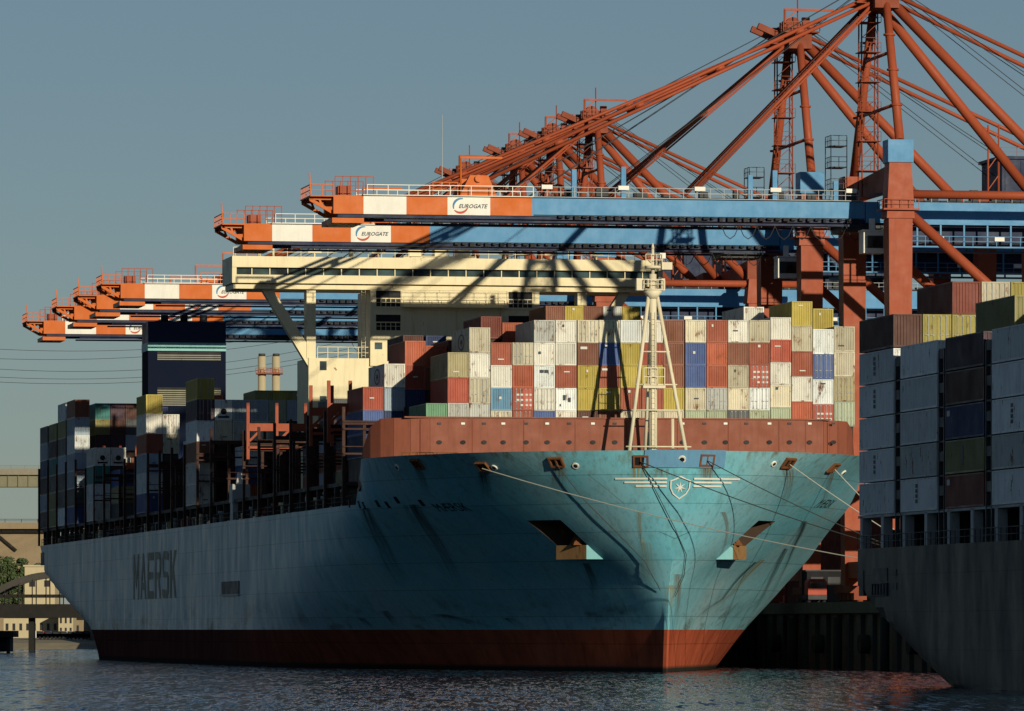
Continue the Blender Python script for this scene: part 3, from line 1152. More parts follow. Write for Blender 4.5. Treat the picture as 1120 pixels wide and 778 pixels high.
for y in BAYS:
    lashing_bridge(y + 13.35 if y not in (32,) else y + 13.2, 29.2 if y < 320 else 31.0)
lashing_bridge(165.6, 30.5)
for y, xs in ((58.9, (-29.2, -26.6)), (73.6, (-29.2, -26.6)), (131.9, (-29.0, -25.2, -21.4, -17.6)), (322.6, (-26.5, -23.9, -21.3))):
    m = MB()
    for x in xs:
        m.box(x - .2, x + .2, y - .8, y - .5, 27, 34.4)
    m.box(xs[0], xs[-1] + 2.0, y - .85, y - .45, 30.7, 31.7)
    m.box(xs[0], xs[-1] + 2.0, y - .8, y - .55, 28.4, 28.7)
    for x in xs:
        m.beam((x + .2, y - .65, 29.4), (x + 1.6, y - .65, 30.8), .25, .3)
    m.build('lit_portal', CRED, SHIP)  # brighter red stands for the sunlit tops of the lashing bridges
rf = random.Random(21)
for k in range(46):
    y = 50 + k * 7.3 + rf.uniform(-1.5, 1.5)
    kind_ = rf.choice(('vent_head', 'locker', 'pipe_stand', 'bollard_pair'))
    mt = rf.choice((LGREY, CREAM, LGREY, CRED, DGREY))
    m = MB()
    x = -28.9 + rf.uniform(0, .5)
    if kind_ == 'vent_head':
        m.tube((x, y, 19.21), (x, y, 20.4), .28, 8); m.tube((x, y, 20.4), (x, y, 20.75), .5, 8)
    elif kind_ == 'locker':
        m.box(x - .3, x + .4, y - .8, y + .8, 19.21, 20.2 + rf.uniform(0, .7))
    elif kind_ == 'pipe_stand':
        m.tube((x, y - 2.2, 20.3), (x, y + 2.2, 20.3), .16, 6)
        for e in (-1.8, 1.8):
            m.tube((x, y + e, 19.21), (x, y + e, 20.3), .12, 6)
    else:
        m.box(x - .4, x + .4, y - 1.0, y + 1.0, 19.21, 19.4)
        for e in (-.6, .6):
            m.tube((x, y + e, 19.4), (x, y + e, 20.1), .24, 8)
    m.build(kind_, mt, SHIP)
# bosun's store / pilot station on the starboard rail
mb = MB()
s_ = px_x(254, 545, -29.2)[0]
mb.box(-29.3, -27.2, s_ - 1.4, s_ + 1.4, 19.22, 21.6)
st = mb.build('pilot_station', LGREY, SHIP)
MB().box(-29.4, -27.0, s_ - 1.6, s_ + 1.6, 21.6, px_x(254, 530, -29.2)[1]).build('station_cabin', LGREY, st)
MB().tube((-28.2, s_, 23), (-28.2, s_, 25.6), .7, 10, 0, .3).build('satellite_dome', LWHITE, st)

# ------------------------------------------------------------------ containers
CC = {
    'pale grey': (0.80, 0.81, 0.79), 'white': (0.66, 0.64, 0.57), 'grey white': (0.50, 0.51, 0.48), 'cream': (0.58, 0.53, 0.40), 'beige': (0.46, 0.42, 0.31),  # pale grey: light grey raised to make up for weak light on shaded sides
    'tan': (0.38, 0.33, 0.19), 'yellow': (0.43, 0.34, 0.075), 'olive yellow': (0.30, 0.26, 0.07), 'brown': (0.235, 0.095, 0.06),
    'rust red': (0.30, 0.085, 0.05), 'orange red': (0.40, 0.105, 0.055), 'bright red': (0.37, 0.085, 0.055), 'dark red': (0.19, 0.05, 0.035),
    'blue': (0.075, 0.12, 0.29), 'sky blue': (0.13, 0.28, 0.42), 'dark blue': (0.03, 0.05, 0.13), 'light grey': (0.70, 0.73, 0.72),
    'blue grey': (0.34, 0.41, 0.48), 'green': (0.16, 0.33, 0.20), 'grey green': (0.36, 0.41, 0.29), 'teal green': (0.05, 0.20, 0.19),
    'dark brown': (0.10, 0.045, 0.035), 'dark purple': (0.075, 0.045, 0.06), 'dark grey': (0.10, 0.105, 0.11), 'pale olive': (0.26, 0.24, 0.10),
}


def cmat(c):
    rusty = 0.62 if c in ('white', 'cream', 'beige', 'tan', 'grey white', 'light grey') else 0.42
    return paint(c + ' container paint', CC[c], 0.5, 0.36, rusty, 0.45, 0.17)


CONT_L, CONT_W = 12.19, 2.44
_cm = {}


def corr(a, b, amp, pitch):
    """trapezoid wave stations between a and b: (pos, inset)"""
    n = max(1, round((b - a) / pitch))
    p = (b - a) / n
    out = [(a, 0.0)]
    for i in range(n):
        o = a + i * p
        out += [(o + p * .22, 0.0), (o + p * .40, amp), (o + p * .72, amp), (o + p * .90, 0.0)]
    out.append((b, 0.0))
    return out


def cont_meshes(h):
    if h in _cm:
        return _cm[h]
    W2, L = CONT_W / 2, CONT_L
    p = 0.13
    b = MB()
    # long sides
    for sg in (-1, 1):
        w = corr(p, L - p, 0.05, 0.30)
        for (ya, ia), (yb, ib) in zip(w[:-1], w[1:]):
            n = len(b.v)
            xa, xb = sg * (W2 - .012 - ia), sg * (W2 - .012 - ib)
            b.v += [(xa, ya, .14), (xb, yb, .14), (xb, yb, h - .1), (xa, ya, h - .1)]
            b.face((n, n + 1, n + 2, n + 3) if sg > 0 else (n + 3, n + 2, n + 1, n))
    b.box(-W2 + .02, W2 - .02, .02, L - .02, h - .11, h - .03)
    b.box(-W2 + .02, W2 - .02, .02, L - .02, .05, .12)
    # far end
    n = len(b.v)
    b.v += [(-W2 + .05, L - .05, .1), (W2 - .05, L - .05, .1), (W2 - .05, L - .05, h - .1), (-W2 + .05, L - .05, h - .1)]
    b.face((n + 1, n, n + 3, n + 2))
    body = b.mesh('container', [None])
    # ribbed end wall facing the bow
    b = MB()
    w = corr(-W2 + p, W2 - p, 0.06, 0.27)
    for (xa, ia), (xb, ib) in zip(w[:-1], w[1:]):
        n = len(b.v)
        b.v += [(xa, .02 + ia, .14), (xb, .02 + ib, .14), (xb, .02 + ib, h - .1), (xa, .02 + ia, h - .1)]
        b.face((n, n + 1, n + 2, n + 3))
    endw = b.mesh('end_wall', [None])
    # corner frame
    b = MB()
    for sx in (-1, 1):
        for y0, y1 in ((-.03, .14), (L - .14, L + .03)):
            x0, x1 = sorted((sx * W2, sx * (W2 - .15)))
            b.box(x0, x1, y0, y1, 0.0, h)
        x0, x1 = sorted((sx * (W2 + .003), sx * (W2 - .1)))
        b.box(x0, x1, .14, L - .14, 0.0, .15)
        b.box(x0, x1, .14, L - .14, h - .11, h - .004)
    for y0, y1 in ((-.025, .1), (L - .1, L + .025)):
        b.box(-W2 + .15, W2 - .15, y0, y1, 0.004, .15)
        b.box(-W2 + .15, W2 - .15, y0, y1, h - .13, h - .004)
    frame = b.mesh('corner_frame', [None])
    # door leaves, right and left, each with its locking bars
    doors = []
    for sg in (1, -1):
        b = MB()
        b.box(*sorted((0.012 * sg, sg * (W2 - .17))), -.01, .05, .16, h - .14)
        for zz in (.55, 1.15, 1.75):
            b.box(*sorted((.06 * sg, sg * (W2 - .23))), -.025, -.011, zz, zz + .35)
        door = b.mesh('door', [None])
        b = MB()
        for x in (.32, .78):
            b.tube((sg * x, -.06, .1), (sg * x, -.06, h - .08), .035, 6)
            for zz in (.14, .95, h - .2):
                b.box(sg * x - .07, sg * x + .07, -.075, -.027, zz, zz + .1)
            b.box(*sorted((sg * (x - .02), sg * (x + .25))), -.12, -.1, 1.0, 1.05)
        doors.append((door, b.mesh('locking_bars', [LGREY])))
    # reefer end
    b = MB()
    b.box(-W2 + .16, W2 - .16, -.02, .08, .16, h - .14)
    b.box(-W2 + .3, W2 - .3, -.06, -.02, 1.15, h - .3)
    unit = b.mesh('cooling_unit', [None])
    b = MB()
    b.tube((0, -.065, 1.25), (0, -.09, 1.25), .42, 14)
    b.box(-.8, .8, -.03, -.022, .35, .62)
    fan = b.mesh('condenser_fan', [BLACK])
    _cm[h] = (body, endw, frame, doors, unit, fan)
    return _cm[h]


def use(o, mat):
    for s in o.material_slots:
        s.link = 'OBJECT'
        s.material = mat
    return o


PATCH = paint('white lettering patch', (0.6, 0.58, 0.54), 0.6, 0.1, 0, 0.1)
DKPATCH = paint('dark lettering patch', (0.05, 0.06, 0.08), 0.6, 0.1, 0, 0.1)
N_CONT = 0


def container(x, y, z, h, colour, label, group=None, kind='plain', marks=None, frame=True, dx=0.0):
    """x = centre, y = end towards the bow, z = underside, in the harbour frame"""
    global N_CONT
    N_CONT += 1
    body, endw, fr, doors, unit, fan = cont_meshes(h)
    m = cmat(colour)
    o = use(link('container', body, None, W(x, y, z), TH), m)
    tag(o, label, 'container', group)
    if frame:
        use(link('corner_frame', fr, o), m)
    if kind == 'plain':
        use(link('end_wall', endw, o), m)
    elif kind == 'door':
        for dm, bm_ in doors:
            d = use(link('door', dm, o), m)
            link('locking_bars', bm_, d)
    elif kind == 'reefer':
        u = use(link('cooling_unit', unit, o), m)
        link('condenser_fan', fan, u)
    if kind == 'plain' and marks is None and (N_CONT * 7) % 11 in (0, 3, 5, 8) and N_CONT < 150:
        dark = sum(CC[colour]) > 1.0
        x0 = (N_CONT * 37 % 60) / 100 - .75
        z0 = (h - .55, h - .8, h * .5, .6)[(N_CONT * 5) % 7 % 4]
        w0 = (.55, .28, .7, .2)[(N_CONT * 3) % 7 % 4]
        marks = [(x0, x0 + w0, z0, z0 + (.13 if w0 > .4 else .3), DKPATCH if dark else PATCH)]
    if marks:
        for (u0, u1, v0, v1, mm) in marks:
            MB().box(u0, u1, -.055, -.028, v0, v1).build('lettering_patch', mm, o)
    return o


# front row, left to right; each column: top edge in photo pixels, tier height, colours top down (d = doors)
S1 = 32.0
PITCH = 2.53
FRONT = [
    (466, 441.0, 2.9, ['green']),
    (489, 385.3, 2.9, ['tan', 'bright red', 'grey white']),
    (513, 358.0, 2.9, ['cream', 'white', 'beige/d', 'grey white']),
    (537, 374.5, 2.6, ['rust red', 'white', 'sky blue', 'cream/d']),
    (560, 374.5, 2.6, ['beige/d', 'orange red', 'bright red/d', 'rust red/d']),
    (583, 350.0, 2.6, ['grey white', 'white', 'light grey', 'white/d', 'blue']),
    (607, 350.0, 2.6, ['white', 'white', 'rust red', 'light grey', 'white']),
    (632.6, 350.0, 2.6, ['cream/d', 'brown', 'yellow', 'yellow', 'dark brown']),
    (656, 350.0, 2.6, ['cream', 'blue', 'rust red', 'yellow', 'brown']),
    (679.6, 350.0, 2.6, ['light grey', 'yellow', 'yellow', 'rust red', 'cream']),
    (703, 350.0, 2.6, ['white', 'bright red', 'yellow', 'rust red', 'beige']),
    (726, 350.0, 2.6, ['brown', 'brown', 'brown', 'yellow', 'cream']),
    (752, 350.0, 2.6, ['cream', 'blue', 'blue', 'cream', 'grey green']),
    (775, 350.0, 2.6, ['rust red', 'orange red', 'orange red', 'grey white/d', 'grey green']),
    (798.6, 350.0, 2.6, ['white', 'brown', 'beige', 'cream', 'dark grey/d']),
    (822, 350.0, 2.6, ['beige', 'rust red', 'bright red/d', 'light grey/d', 'grey green']),
    (845.5, 347.0, 2.6, ['white', 'bright red', 'white', 'cream', 'grey green']),
    (868.5, 329.5, 2.9, ['yellow', 'beige', 'rust red', 'white', 'orange red']),
    (891.8, 360.0, 2.9, ['light grey', 'blue/d', 'light grey', 'bright red/d']),
    (914, 357.0, 2.9, ['beige', 'cream', 'tan/d', 'grey green/d']),
]
X0 = px_s(466, 400, S1)[0]
rng = random.Random(7)
ROWNAME = 'front row behind the breakwater'
HATCHTOP = {}
for i, (px, py, h, cols) in enumerate(FRONT):
    gap = 0.07 if i >= 7 else 0.0
    gap += 0.07 if i >= 12 else 0.0
    x = X0 + PITCH * i + CONT_W / 2 + gap
    zt = px_s(px, py, S1)[1]
    n = len(cols)
    for t, c in enumerate(cols):
        c, _, k = c.partition('/')
        kind = 'door' if k == 'd' else 'plain'
        z = zt - (t + 1) * (h + 0.02)
        up = f'under a {cols[t - 1].split("/")[0]} one' if t else 'topping its stack'
        lab = f'{c} {"barred " if kind == "door" else ""}container {up}, {ORD[i + 1]} from left, {ORD[t + 1]} down, front row'
        if t == 0 and i == 17:
            lab = 'yellow container perched one tier above its neighbours near the right of front row'
        marks = None
        if c in ('brown',) and t <= 1 and i in (7,):
            marks = [(-.9, -.1, h - .75, h - .45, PATCH)]
        if i == 6 and t == 3:
            marks = [(-.35, -.05, 1.2, 1.8, DKPATCH), (.25, .55, 1.0, 1.5, DKPATCH), (-.75, -.6, .5, .75, DKPATCH)]
        if i == 5 and t == 2:
            marks = [(-.55, -.1, 1.75, 2.1, DKPATCH), (0, .45, 1.75, 2.1, DKPATCH)]
        if i == 8 and t == 2:
            marks = [(-.9, -.2, 2.0, 2.25, PATCH)]
        if c == 'bright red' and kind == 'door':
            marks = [(u, u + .3, v, v + .22, PATCH) for u in (-.75, -.3, .25, .7) for v in (.5, 1.1, 1.7) if (u, v) != (-.75, .5)]
        container(x, S1 + rng.uniform(-.05, .05), z, h, c, lab, 'containers in the front row behind the breakwater', kind, marks)
    HATCHTOP[i] = zt - n * (h + 0.02) - 0.03
# hatch cover and raised stools that carry the front row
for i in range(len(FRONT)):
    x = X0 + PITCH * i
    MB().box(x + .05, x + PITCH - .08, S1 + .2, S1 + CONT_L - .2, 20.5, HATCHTOP[i]).build('stack_stool', HATCH, SHIP)


def stack(px_left, s, top_py, h, cols, lab, group, x=None, zt=None, ktop=1, kinds=None):
    """one column of containers, colours top down; px_left = left edge of its front in photo pixels"""
    xl = px_s(px_left, 400, s)[0] if x is None else x
    zt = px_s(px_left, top_py, s)[1] if zt is None else zt
    for t, c in enumerate(cols):
        c, _, k = c.partition('/')
        kind = {'d': 'door', 'r': 'reefer', '': 'plain'}[k]
        z = zt - (t + 1) * (h + .02)
        w = {'door': 'barred container', 'reefer': 'refrigerated container', 'plain': 'container'}[kind]
        if len(cols) > 1:
            l = f'{c} {w}, {ORD[t + 1]} from top of {lab}'
        else:
            l = f'{c} {w}, {lab}'
        container(xl + CONT_W / 2, s, z, h, c, l, group, kind)
    return xl, zt - len(cols) * (h + .02)




def held(xl_z, s, w=2.4):
    xl, z = xl_z
    if z > 22.3:
        MB().box(xl + .1, xl + w - .06, s + .3, s + CONT_L - .3, 20.92, z - .03).build('stack_stool', HATCH, SHIP)


G2 = 'containers of the second row behind the bow'
S2 = 46.5
held(stack(397, S2, 423, 2.75, ['bright red', 'blue', 'dark blue'], 'leftmost stack beside the breakwater', G2), S2)
held(stack(420.5, S2, 397.7, 2.75, ['white', 'blue grey', 'dark blue'], 'second stack from left beside the breakwater', G2), S2)
held(stack(443.0, S2, 372.7, 2.85, ['orange red', 'bright red', 'dark blue', 'blue'], 'third stack left of the front row', G2), S2)
held(stack(466.0, S2, 378.0, 2.6, ['orange red', 'brown'], 'stack half hidden left of the front row', G2), S2)
held(stack(490.0, S2, 372.0, 2.6, ['dark brown'], 'peeping over the tan one in front row', G2), S2)
held(stack(526.0, S2, 346.0, 2.6, ['dark red'], 'its top edge peeping above the left of front row', G2), S2)
held(stack(549.5, S2, 352.7, 2.6, ['orange red'], 'half shaded, peeping above the front row under bridge', G2), S2)
held(stack(813.5, S2, 335.5, 2.6, ['white'], 'standing alone above the right half of front row', G2), S2)
held(stack(889.5, S2, 337.5, 2.6, ['yellow'], 'tucked behind the perched yellow one at right', G2), S2)
S3 = 61.0
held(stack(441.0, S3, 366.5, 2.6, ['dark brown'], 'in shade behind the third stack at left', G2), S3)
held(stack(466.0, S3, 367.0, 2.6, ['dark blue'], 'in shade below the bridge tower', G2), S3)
S7 = 118.0
G7 = 'containers of the high row in front of the bridge'
for k, (px, c) in enumerate(((597, 'brown'), (619.5, 'yellow'), (641, 'brown'), (662.5, 'grey white'), (684, 'yellow'))):
    xl = px_s(597, 400, S7)[0] + k * PITCH
    held(stack(0, S7, 0, 2.6, [c + '/'], f'{ORD[k + 1]} in the high row under the bridge wing', G7, x=xl, zt=px_s(597, 334.5, S7)[1]), S7)
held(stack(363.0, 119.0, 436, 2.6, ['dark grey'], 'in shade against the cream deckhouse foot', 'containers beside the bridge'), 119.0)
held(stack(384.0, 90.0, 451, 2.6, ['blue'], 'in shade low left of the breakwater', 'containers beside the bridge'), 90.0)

def side_star(o, h):
    vs, fs = [], []
    for k in range(7):
        a = math.pi / 2 + 2 * math.pi * k / 7
        b = len(vs)
        for (r, da) in ((.16, -.45), (.62, 0), (.16, .45), (0, 0)):
            vs.append((-CONT_W / 2 - .03, CONT_L * .45 - 2.2 * r * math.cos(a + da), h * .5 + r * math.sin(a + da)))
        fs.append((b, b + 1, b + 2, b + 3))
    for k in range(24):
        b = len(vs)
        for (r, t) in ((.95, k), (.95, k + 1), (.8, k + 1), (.8, k)):
            a = 2 * math.pi * t / 24
            vs.append((-CONT_W / 2 - .03, CONT_L * .45 - 2.2 * r * math.cos(a), h * .5 + r * math.sin(a)))
        fs.append((b, b + 1, b + 2, b + 3))
    me = bpy.data.meshes.new('side_emblem')
    me.from_pydata(vs, [], fs)
    me.materials.append(DKPATCH)
    link('side_emblem', me, o)


for o in list(COL.objects):
    l = o.get('label', '')
    if l.startswith('white container, first from top of second stack') or l.startswith('cream container topping its stack, third from left'):
        side_star(o, 2.8)

# aft stacks along the starboard rail; every outer column carries its labels by colour and place in its stack
GA = 'containers stacked along the starboard side aft'
XL = -29.35
ZB = 22.1
H29 = 2.9


def aft(s, cols, lab, k=0, zt=None, h=H29):
    n = len(cols)
    z0 = ZB + n * (h + .02) if zt is None else zt
    return stack(0, s, 0, h, cols, lab, GA, x=XL + PITCH * k, zt=z0)


aft(181.5, ['yellow/d', 'dark purple/d', 'light grey', 'brown', 'white', 'white'], 'tall stack just aft of the bridge')
for k, c in enumerate(('light grey/r', 'blue grey/d', 'blue grey/d', 'grey green/d', 'blue grey', 'sky blue')):
    held(aft(181.5, [c], f'{ORD[k + 1]} from left in the row left of the chimneys', k + 1, zt=ZB + 5 * 2.92), 181.5)
for k, c in enumerate(('cream', 'grey white', 'cream', 'beige')):
    held(aft(181.5, [c], f'{ORD[k + 1]} from left in the lower row left of the chimneys', k + 1, zt=ZB + 4 * 2.92 - .02), 181.5)
for k, c in enumerate(('pale olive', 'olive yellow', 'pale olive')):
    held(aft(196, [c], f'{ORD[k + 1]} on the skyline below the chimneys', k + 4, zt=px_s(290, 427, 196)[1]), 196)
held(aft(210.5, ['orange red'], 'on the skyline right of the funnel', 2, zt=px_s(250, 432, 210.5)[1]), 210.5)
aft(241, ['yellow', 'white', 'rust red', 'blue grey', 'light grey', 'blue'], 'stack standing before the black funnel')
held(aft(241, ['white/d', 'beige'], 'short stack right of the yellow topped one', 1, zt=ZB + 5 * 2.92), 241)
held(aft(255, ['dark blue'], 'shaded, at the foot of the funnel', 1, zt=px_s(181, 445, 255)[1]), 255)
aft(310, ['white/r', 'teal green', 'light grey', 'white'], 'short stack left of amidships')
held(aft(310, ['white/r'], 'right hand twin of a lit pair left amidships', 1, zt=ZB + 4 * 2.92), 310)
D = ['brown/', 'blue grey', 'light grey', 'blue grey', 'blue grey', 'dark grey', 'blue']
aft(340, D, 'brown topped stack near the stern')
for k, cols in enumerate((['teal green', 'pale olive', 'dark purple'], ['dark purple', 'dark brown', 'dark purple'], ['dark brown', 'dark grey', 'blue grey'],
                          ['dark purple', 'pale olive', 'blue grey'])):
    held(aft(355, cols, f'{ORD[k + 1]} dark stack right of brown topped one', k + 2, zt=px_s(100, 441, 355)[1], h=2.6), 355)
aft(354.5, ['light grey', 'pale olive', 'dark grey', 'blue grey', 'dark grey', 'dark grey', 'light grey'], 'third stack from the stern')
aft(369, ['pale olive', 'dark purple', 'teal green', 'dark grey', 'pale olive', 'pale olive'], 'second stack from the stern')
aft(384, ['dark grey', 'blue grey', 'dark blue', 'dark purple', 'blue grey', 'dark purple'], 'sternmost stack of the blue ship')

rd = random.Random(5)
DK = ['dark grey', 'brown', 'blue grey', 'rust red', 'light grey', 'blue', 'tan', 'grey white', 'dark red']
for (s, k, n, lab) in ((61, 2, 4, 'inner stack just aft of the breakwater'), (75.5, 3, 4, 'second inner stack aft of the breakwater'), (90, 3, 3, 'third inner stack aft of the breakwater'),
                       (104.5, 3, 3, 'fourth inner stack aft of the breakwater'), (119, 3, 3, 'inner stack at the foot of the deckhouse'), (167, 2, 3, 'inner stack right behind the bridge house'),
                       (196, 2, 4, 'inner stack behind the tall yellow topped one'), (210.5, 2, 3, 'inner stack left of the chimneys'), (225, 2, 4, 'inner stack right of the funnel foot'),
                       (255, 2, 4, 'inner stack at the funnel foot'), (283, 2, 4, 'inner stack just aft of the funnel'), (297, 1, 3, 'inner stack behind the lit white pair'),
                       (325, 2, 4, 'inner stack before the brown topped one')):
    z0 = ZB + n * 2.62
    for kk in ((0, 1) if s not in (167, 210.5, 297) else (0,)):
        cols = [rd.choice(DK) for _ in range(n)]
        if s == 75.5 and kk == 0:
            cols[2] = 'sky blue'
        for t, c in enumerate(cols):
            container(XL + PITCH * (k + kk) + CONT_W / 2, s, z0 - (t + 1) * 2.62, 2.6, c, f'{c} container, {ORD[t + 1]} down, {"near" if kk == 0 else "far"} column of {lab}',
                      'shaded containers deep in the aft bays')

# ------------------------------------------------------------------ the nearer ship at the right edge
RO = (7.85, -154.5, 0.0)
RSHIP = thing('container_ship', 'dark grey container ship cut off by the right edge, its stern overhang nearest the bow', 'container ship', W(*RO), TH)
RX, RD, RHB = -15.3, 11.6, 23.15


def build_right_hull():
    dl = [0, .6, 2, 4, 7, 10, 14, 18, 23, 28, 34, 40, 47, 55, 70, 95, 120, 140, 152, 160, 165]
    zl = [-1.5, -.5, 0, .8, 1.7, 2.7, 4, 5.4, 6.6, 7.6, 8.5, 9.6, 10.6, RD]
    def_f = pchip([-1.5, 0, 1.7, 5.4, 7.4, 8.6], [52, 43, 31, 12, 3.2, 0.3])
    verts, faces, smooth = [], [], []
    grid = []
    for z in zl:
        row = []
        de = max(.3, def_f(z))
        for d in dl:
            t = min(1.0, d / de)
            b = RHB * (1 - (1 - t) ** 2) ** 0.5 * (1 if t >= 1 else 1) if t < 1 else RHB
            b = max(b, 1.2 if z < 7 else 21.8)
            if d > 110:
                b = min(b, RHB * max(.02, 1 - ((d - 110) / 55.0) ** 2.2))
            row.append((b, -d, z))
        grid.append(row)
    n = len(dl)
    idx = []
    for row in grid:
        r = []
        for sg in (-1, 1):
            for b, y, z in (row if sg < 0 else row[::-1]):
                r.append(len(verts)); verts.append((sg * b, y, z))
        idx.append(r)
    for i in range(len(zl) - 1):
        for k in range(2 * n):
            k2 = (k + 1) % (2 * n)
            faces.append((idx[i][k2], idx[i][k], idx[i + 1][k], idx[i + 1][k2])); smooth.append(k2 != 0)
    for r in (idx[0], idx[-1]):
        for k in range(n - 1):
            faces.append((r[k], r[k + 1], r[2 * n - 2 - k], r[2 * n - 1 - k])); smooth.append(False)
    me = bpy.data.meshes.new('hull')
    me.from_pydata(verts, [], faces)
    me.materials.append(HULLR)
    me.polygons.foreach_set('use_smooth', smooth)
    bm = bmesh.new(); bm.from_mesh(me)
    bmesh.ops.recalc_face_normals(bm, faces=bm.faces)
    bm.to_mesh(me); bm.free()
    me.set_sharp_from_angle(angle=R(35))
    return me


RH = link('hull', build_right_hull(), RSHIP)


def rs(px, py):
    return px_x(px, py, RX)


for (pa, pb, ya, yb, nm) in ((955, 971, 622, 636, 'mooring_port'), (955, 971, 638, 652, 'mooring_port'), (977, 981, 623, 630, 'mooring_port'), (977, 981, 638, 645, 'mooring_port'),
                             (940, 945, 624, 652, 'mooring_port')):
    (s1, z1), (s2, z2) = rs(pa, ya), rs(pb, yb)
    mb = MB().box(RX - .05, RX + .3, s2, s1, z2, z1, 0)
    m_ = mb.build(nm, BLACK, RH, off=RO)  # flat black panel stands for the shaded inside of the opening
    if ya == 638 and pa == 955:
        r = MB()
        for i in range(6):
            y = s2 + (s1 - s2) * i / 5
            r.tube((RX - .09, y, z2), (RX - .09, y, z1), .05, 5)
        r.tube((RX - .09, s2, z1 - .05), (RX - .09, s1, z1 - .05), .06, 5)
        r.tube((RX - .09, s2, z2 + .05), (RX - .09, s1, z2 + .05), .06, 5)
        r.build('port_bars', DGREY, m_, off=RO)
mb = MB()
mb.rail((RX + .1, -154.6, RD), (RX + .1, -230, RD), 1.1, 1.6, .045)
mb.build('deck_rail', DGREY, RSHIP, off=RO)
RB = [(940, 977), (985, 1026), (1034, 1077), (1085, 1129)]
RZB = 14.45
HR = 2.77
G_R = 'containers on the grey ship at right'
mb = MB()
for k in range(14):
    y = -156 - k * 7.55
    mb.box(RX + .1, RX + .9, y - .45, y + .45, RD, RZB - .1)
    mb.box(RX + 4, RX + 4.5, y - .3, y + .3, RD, RZB - .1)
mb.box(RX + .1, RX + 44, -250, -154.8, RZB - .25, RZB - .03)
mb.build('stack_stanchions', LGREY, RSHIP, off=RO)
mb = MB()
mb.box(RX + 6, RX + 40, -250, -160, RD, RZB - .3)
mb.build('hatch_coaming', BLACK, RSHIP, off=RO)
mb = MB()
for (x, z, l) in ((RX + 2, RD, 1.6), (RX + 3.2, RD, 2.0)):
    mb.box(x, x + .8, -159, -157.5, z, z + l)
mb.build('deck_machinery', CRED, RSHIP, off=RO)
RCOL = [['pale grey', 'pale grey', 'pale grey', 'pale grey', 'light grey'],
        ['pale grey', 'pale grey', 'pale grey', 'grey white', 'pale grey'],
        ['dark purple', 'dark brown', 'dark blue', 'pale olive', 'dark red'],
        ['pale grey', 'pale grey', 'pale grey', 'grey white', 'pale grey']]
DKT = paint('faded lettering', (0.09, 0.10, 0.12), 0.6, 0.2, 0, 0.2)
RFS = []
for b, (pa, pb) in enumerate(RB):
    sf = px_x(pb, 450, RX)[0]
    sa = px_x(pa, 450, RX)[0]
    sf = sa - CONT_L
    RFS.append(sf)
    for t, c in enumerate(RCOL[b]):
        z = RZB + (4 - t) * HR
        o = container(RX + CONT_W / 2, sf, z, HR - .1, c, f'{c} container seen side on, {ORD[t + 1]} down, {ORD[b + 1]} stack of grey ship', G_R,
                      'plain')
        if (b, t) in ((0, 0), (0, 1), (0, 3), (1, 4), (3, 2), (2, 3)):
            m = MB()
            yc = CONT_L * (.55 if b != 3 else .5)
            for i in range(4):
                zz = HR - .55 - i * .42
                m.box(-CONT_W / 2 - .03, -CONT_W / 2 - .005, yc - .32, yc + .32, zz - .3, zz)
            m.build('side_lettering', DKT, o)
        if (b, t) in ((2, 2), (2, 4)):
            MB().box(-CONT_W / 2 - .03, -CONT_W / 2 - .005, CONT_L - 1.5, CONT_L - .6, HR - .9, HR - .45).build('side_lettering', PATCH, o)
    # lashing frame in the gap ahead of the stack
    m = MB()
    y0, y1 = sf - 2.2, sf - .5
    top = RZB + 5 * HR - 1.0
    for y in (y0, y1):
        m.box(RX + .05, RX + .4, y - .12, y + .12, RD, top)
        m.box(RX + 2.4, RX + 2.8, y - .12, y + .12, RD, top)
    zz = RZB
    while zz < top:
        m.box(RX + .1, RX + 44, y0 - .1, y1 + .1, zz - .15, zz)
        m.box(RX + .08, RX + .2, y0, y1, zz + 1.1, zz + 1.9)
        zz += HR
    m.box(RX + .4, RX + 40, (y0 + y1) / 2 - .1, (y0 + y1) / 2 + .1, RD, top)
    m.build('lashing_bridge', DGREY, RSHIP, off=RO)
    # the columns behind the visible side, one closed row in the shade
ZT6 = RZB + 5 * HR
sf = RFS[0]
container(RX + CONT_W / 2, sf, ZT6, HR - .02, 'dark brown', 'dark brown container on top of the sternmost stack of grey ship', G_R)
for k in (1, 2, 3, 4):
    container(RX + PITCH * k + CONT_W / 2, sf, ZT6, HR - .02, 'olive yellow', f'dull olive container with barred doors, {ORD[k]} right of dark brown one', G_R, 'door')
for k, c, kind in ((2, 'dark red', 'plain'), (3, 'beige', 'door'), (4, 'olive yellow', 'plain')):
    lab = {'dark red': 'dark red container highest on the grey ship, its end half sunlit', 'beige': 'beige container beside the dark red one at the top right edge',
           'olive yellow': 'yellow container at the right edge of photo on highest tier'}[c]
    container(RX + PITCH * k + CONT_W / 2, sf, ZT6 + HR, HR - .02, c, lab, G_R, kind)
container(RX + PITCH + CONT_W / 2, RFS[2], ZT6, HR - .02, 'pale olive', 'dull olive container lying above the dark purple one, side on', G_R)
container(RX + PITCH * 2 + CONT_W / 2, RFS[3], ZT6, HR - .02, 'light grey', 'light grey container cut by the right edge above the fourth stack', G_R)
m = MB()
m.box(RX + PITCH, RX + PITCH * 5, RFS[0] + .3, RFS[0] + 12, RZB, RZB + 4 * HR - .03)
for b in (1, 2, 3):
    m.box(RX + PITCH, RX + PITCH * 5, RFS[b] + .3, RFS[b] + 12, RZB, RZB + 4 * HR - .03)
m.build('stack_stool', HATCH, RSHIP, off=RO)

# ------------------------------------------------------------------ ship-to-shore cranes
LOGO_T = text_geo('EUROGATE', 1.0, 0.3, 0.022)


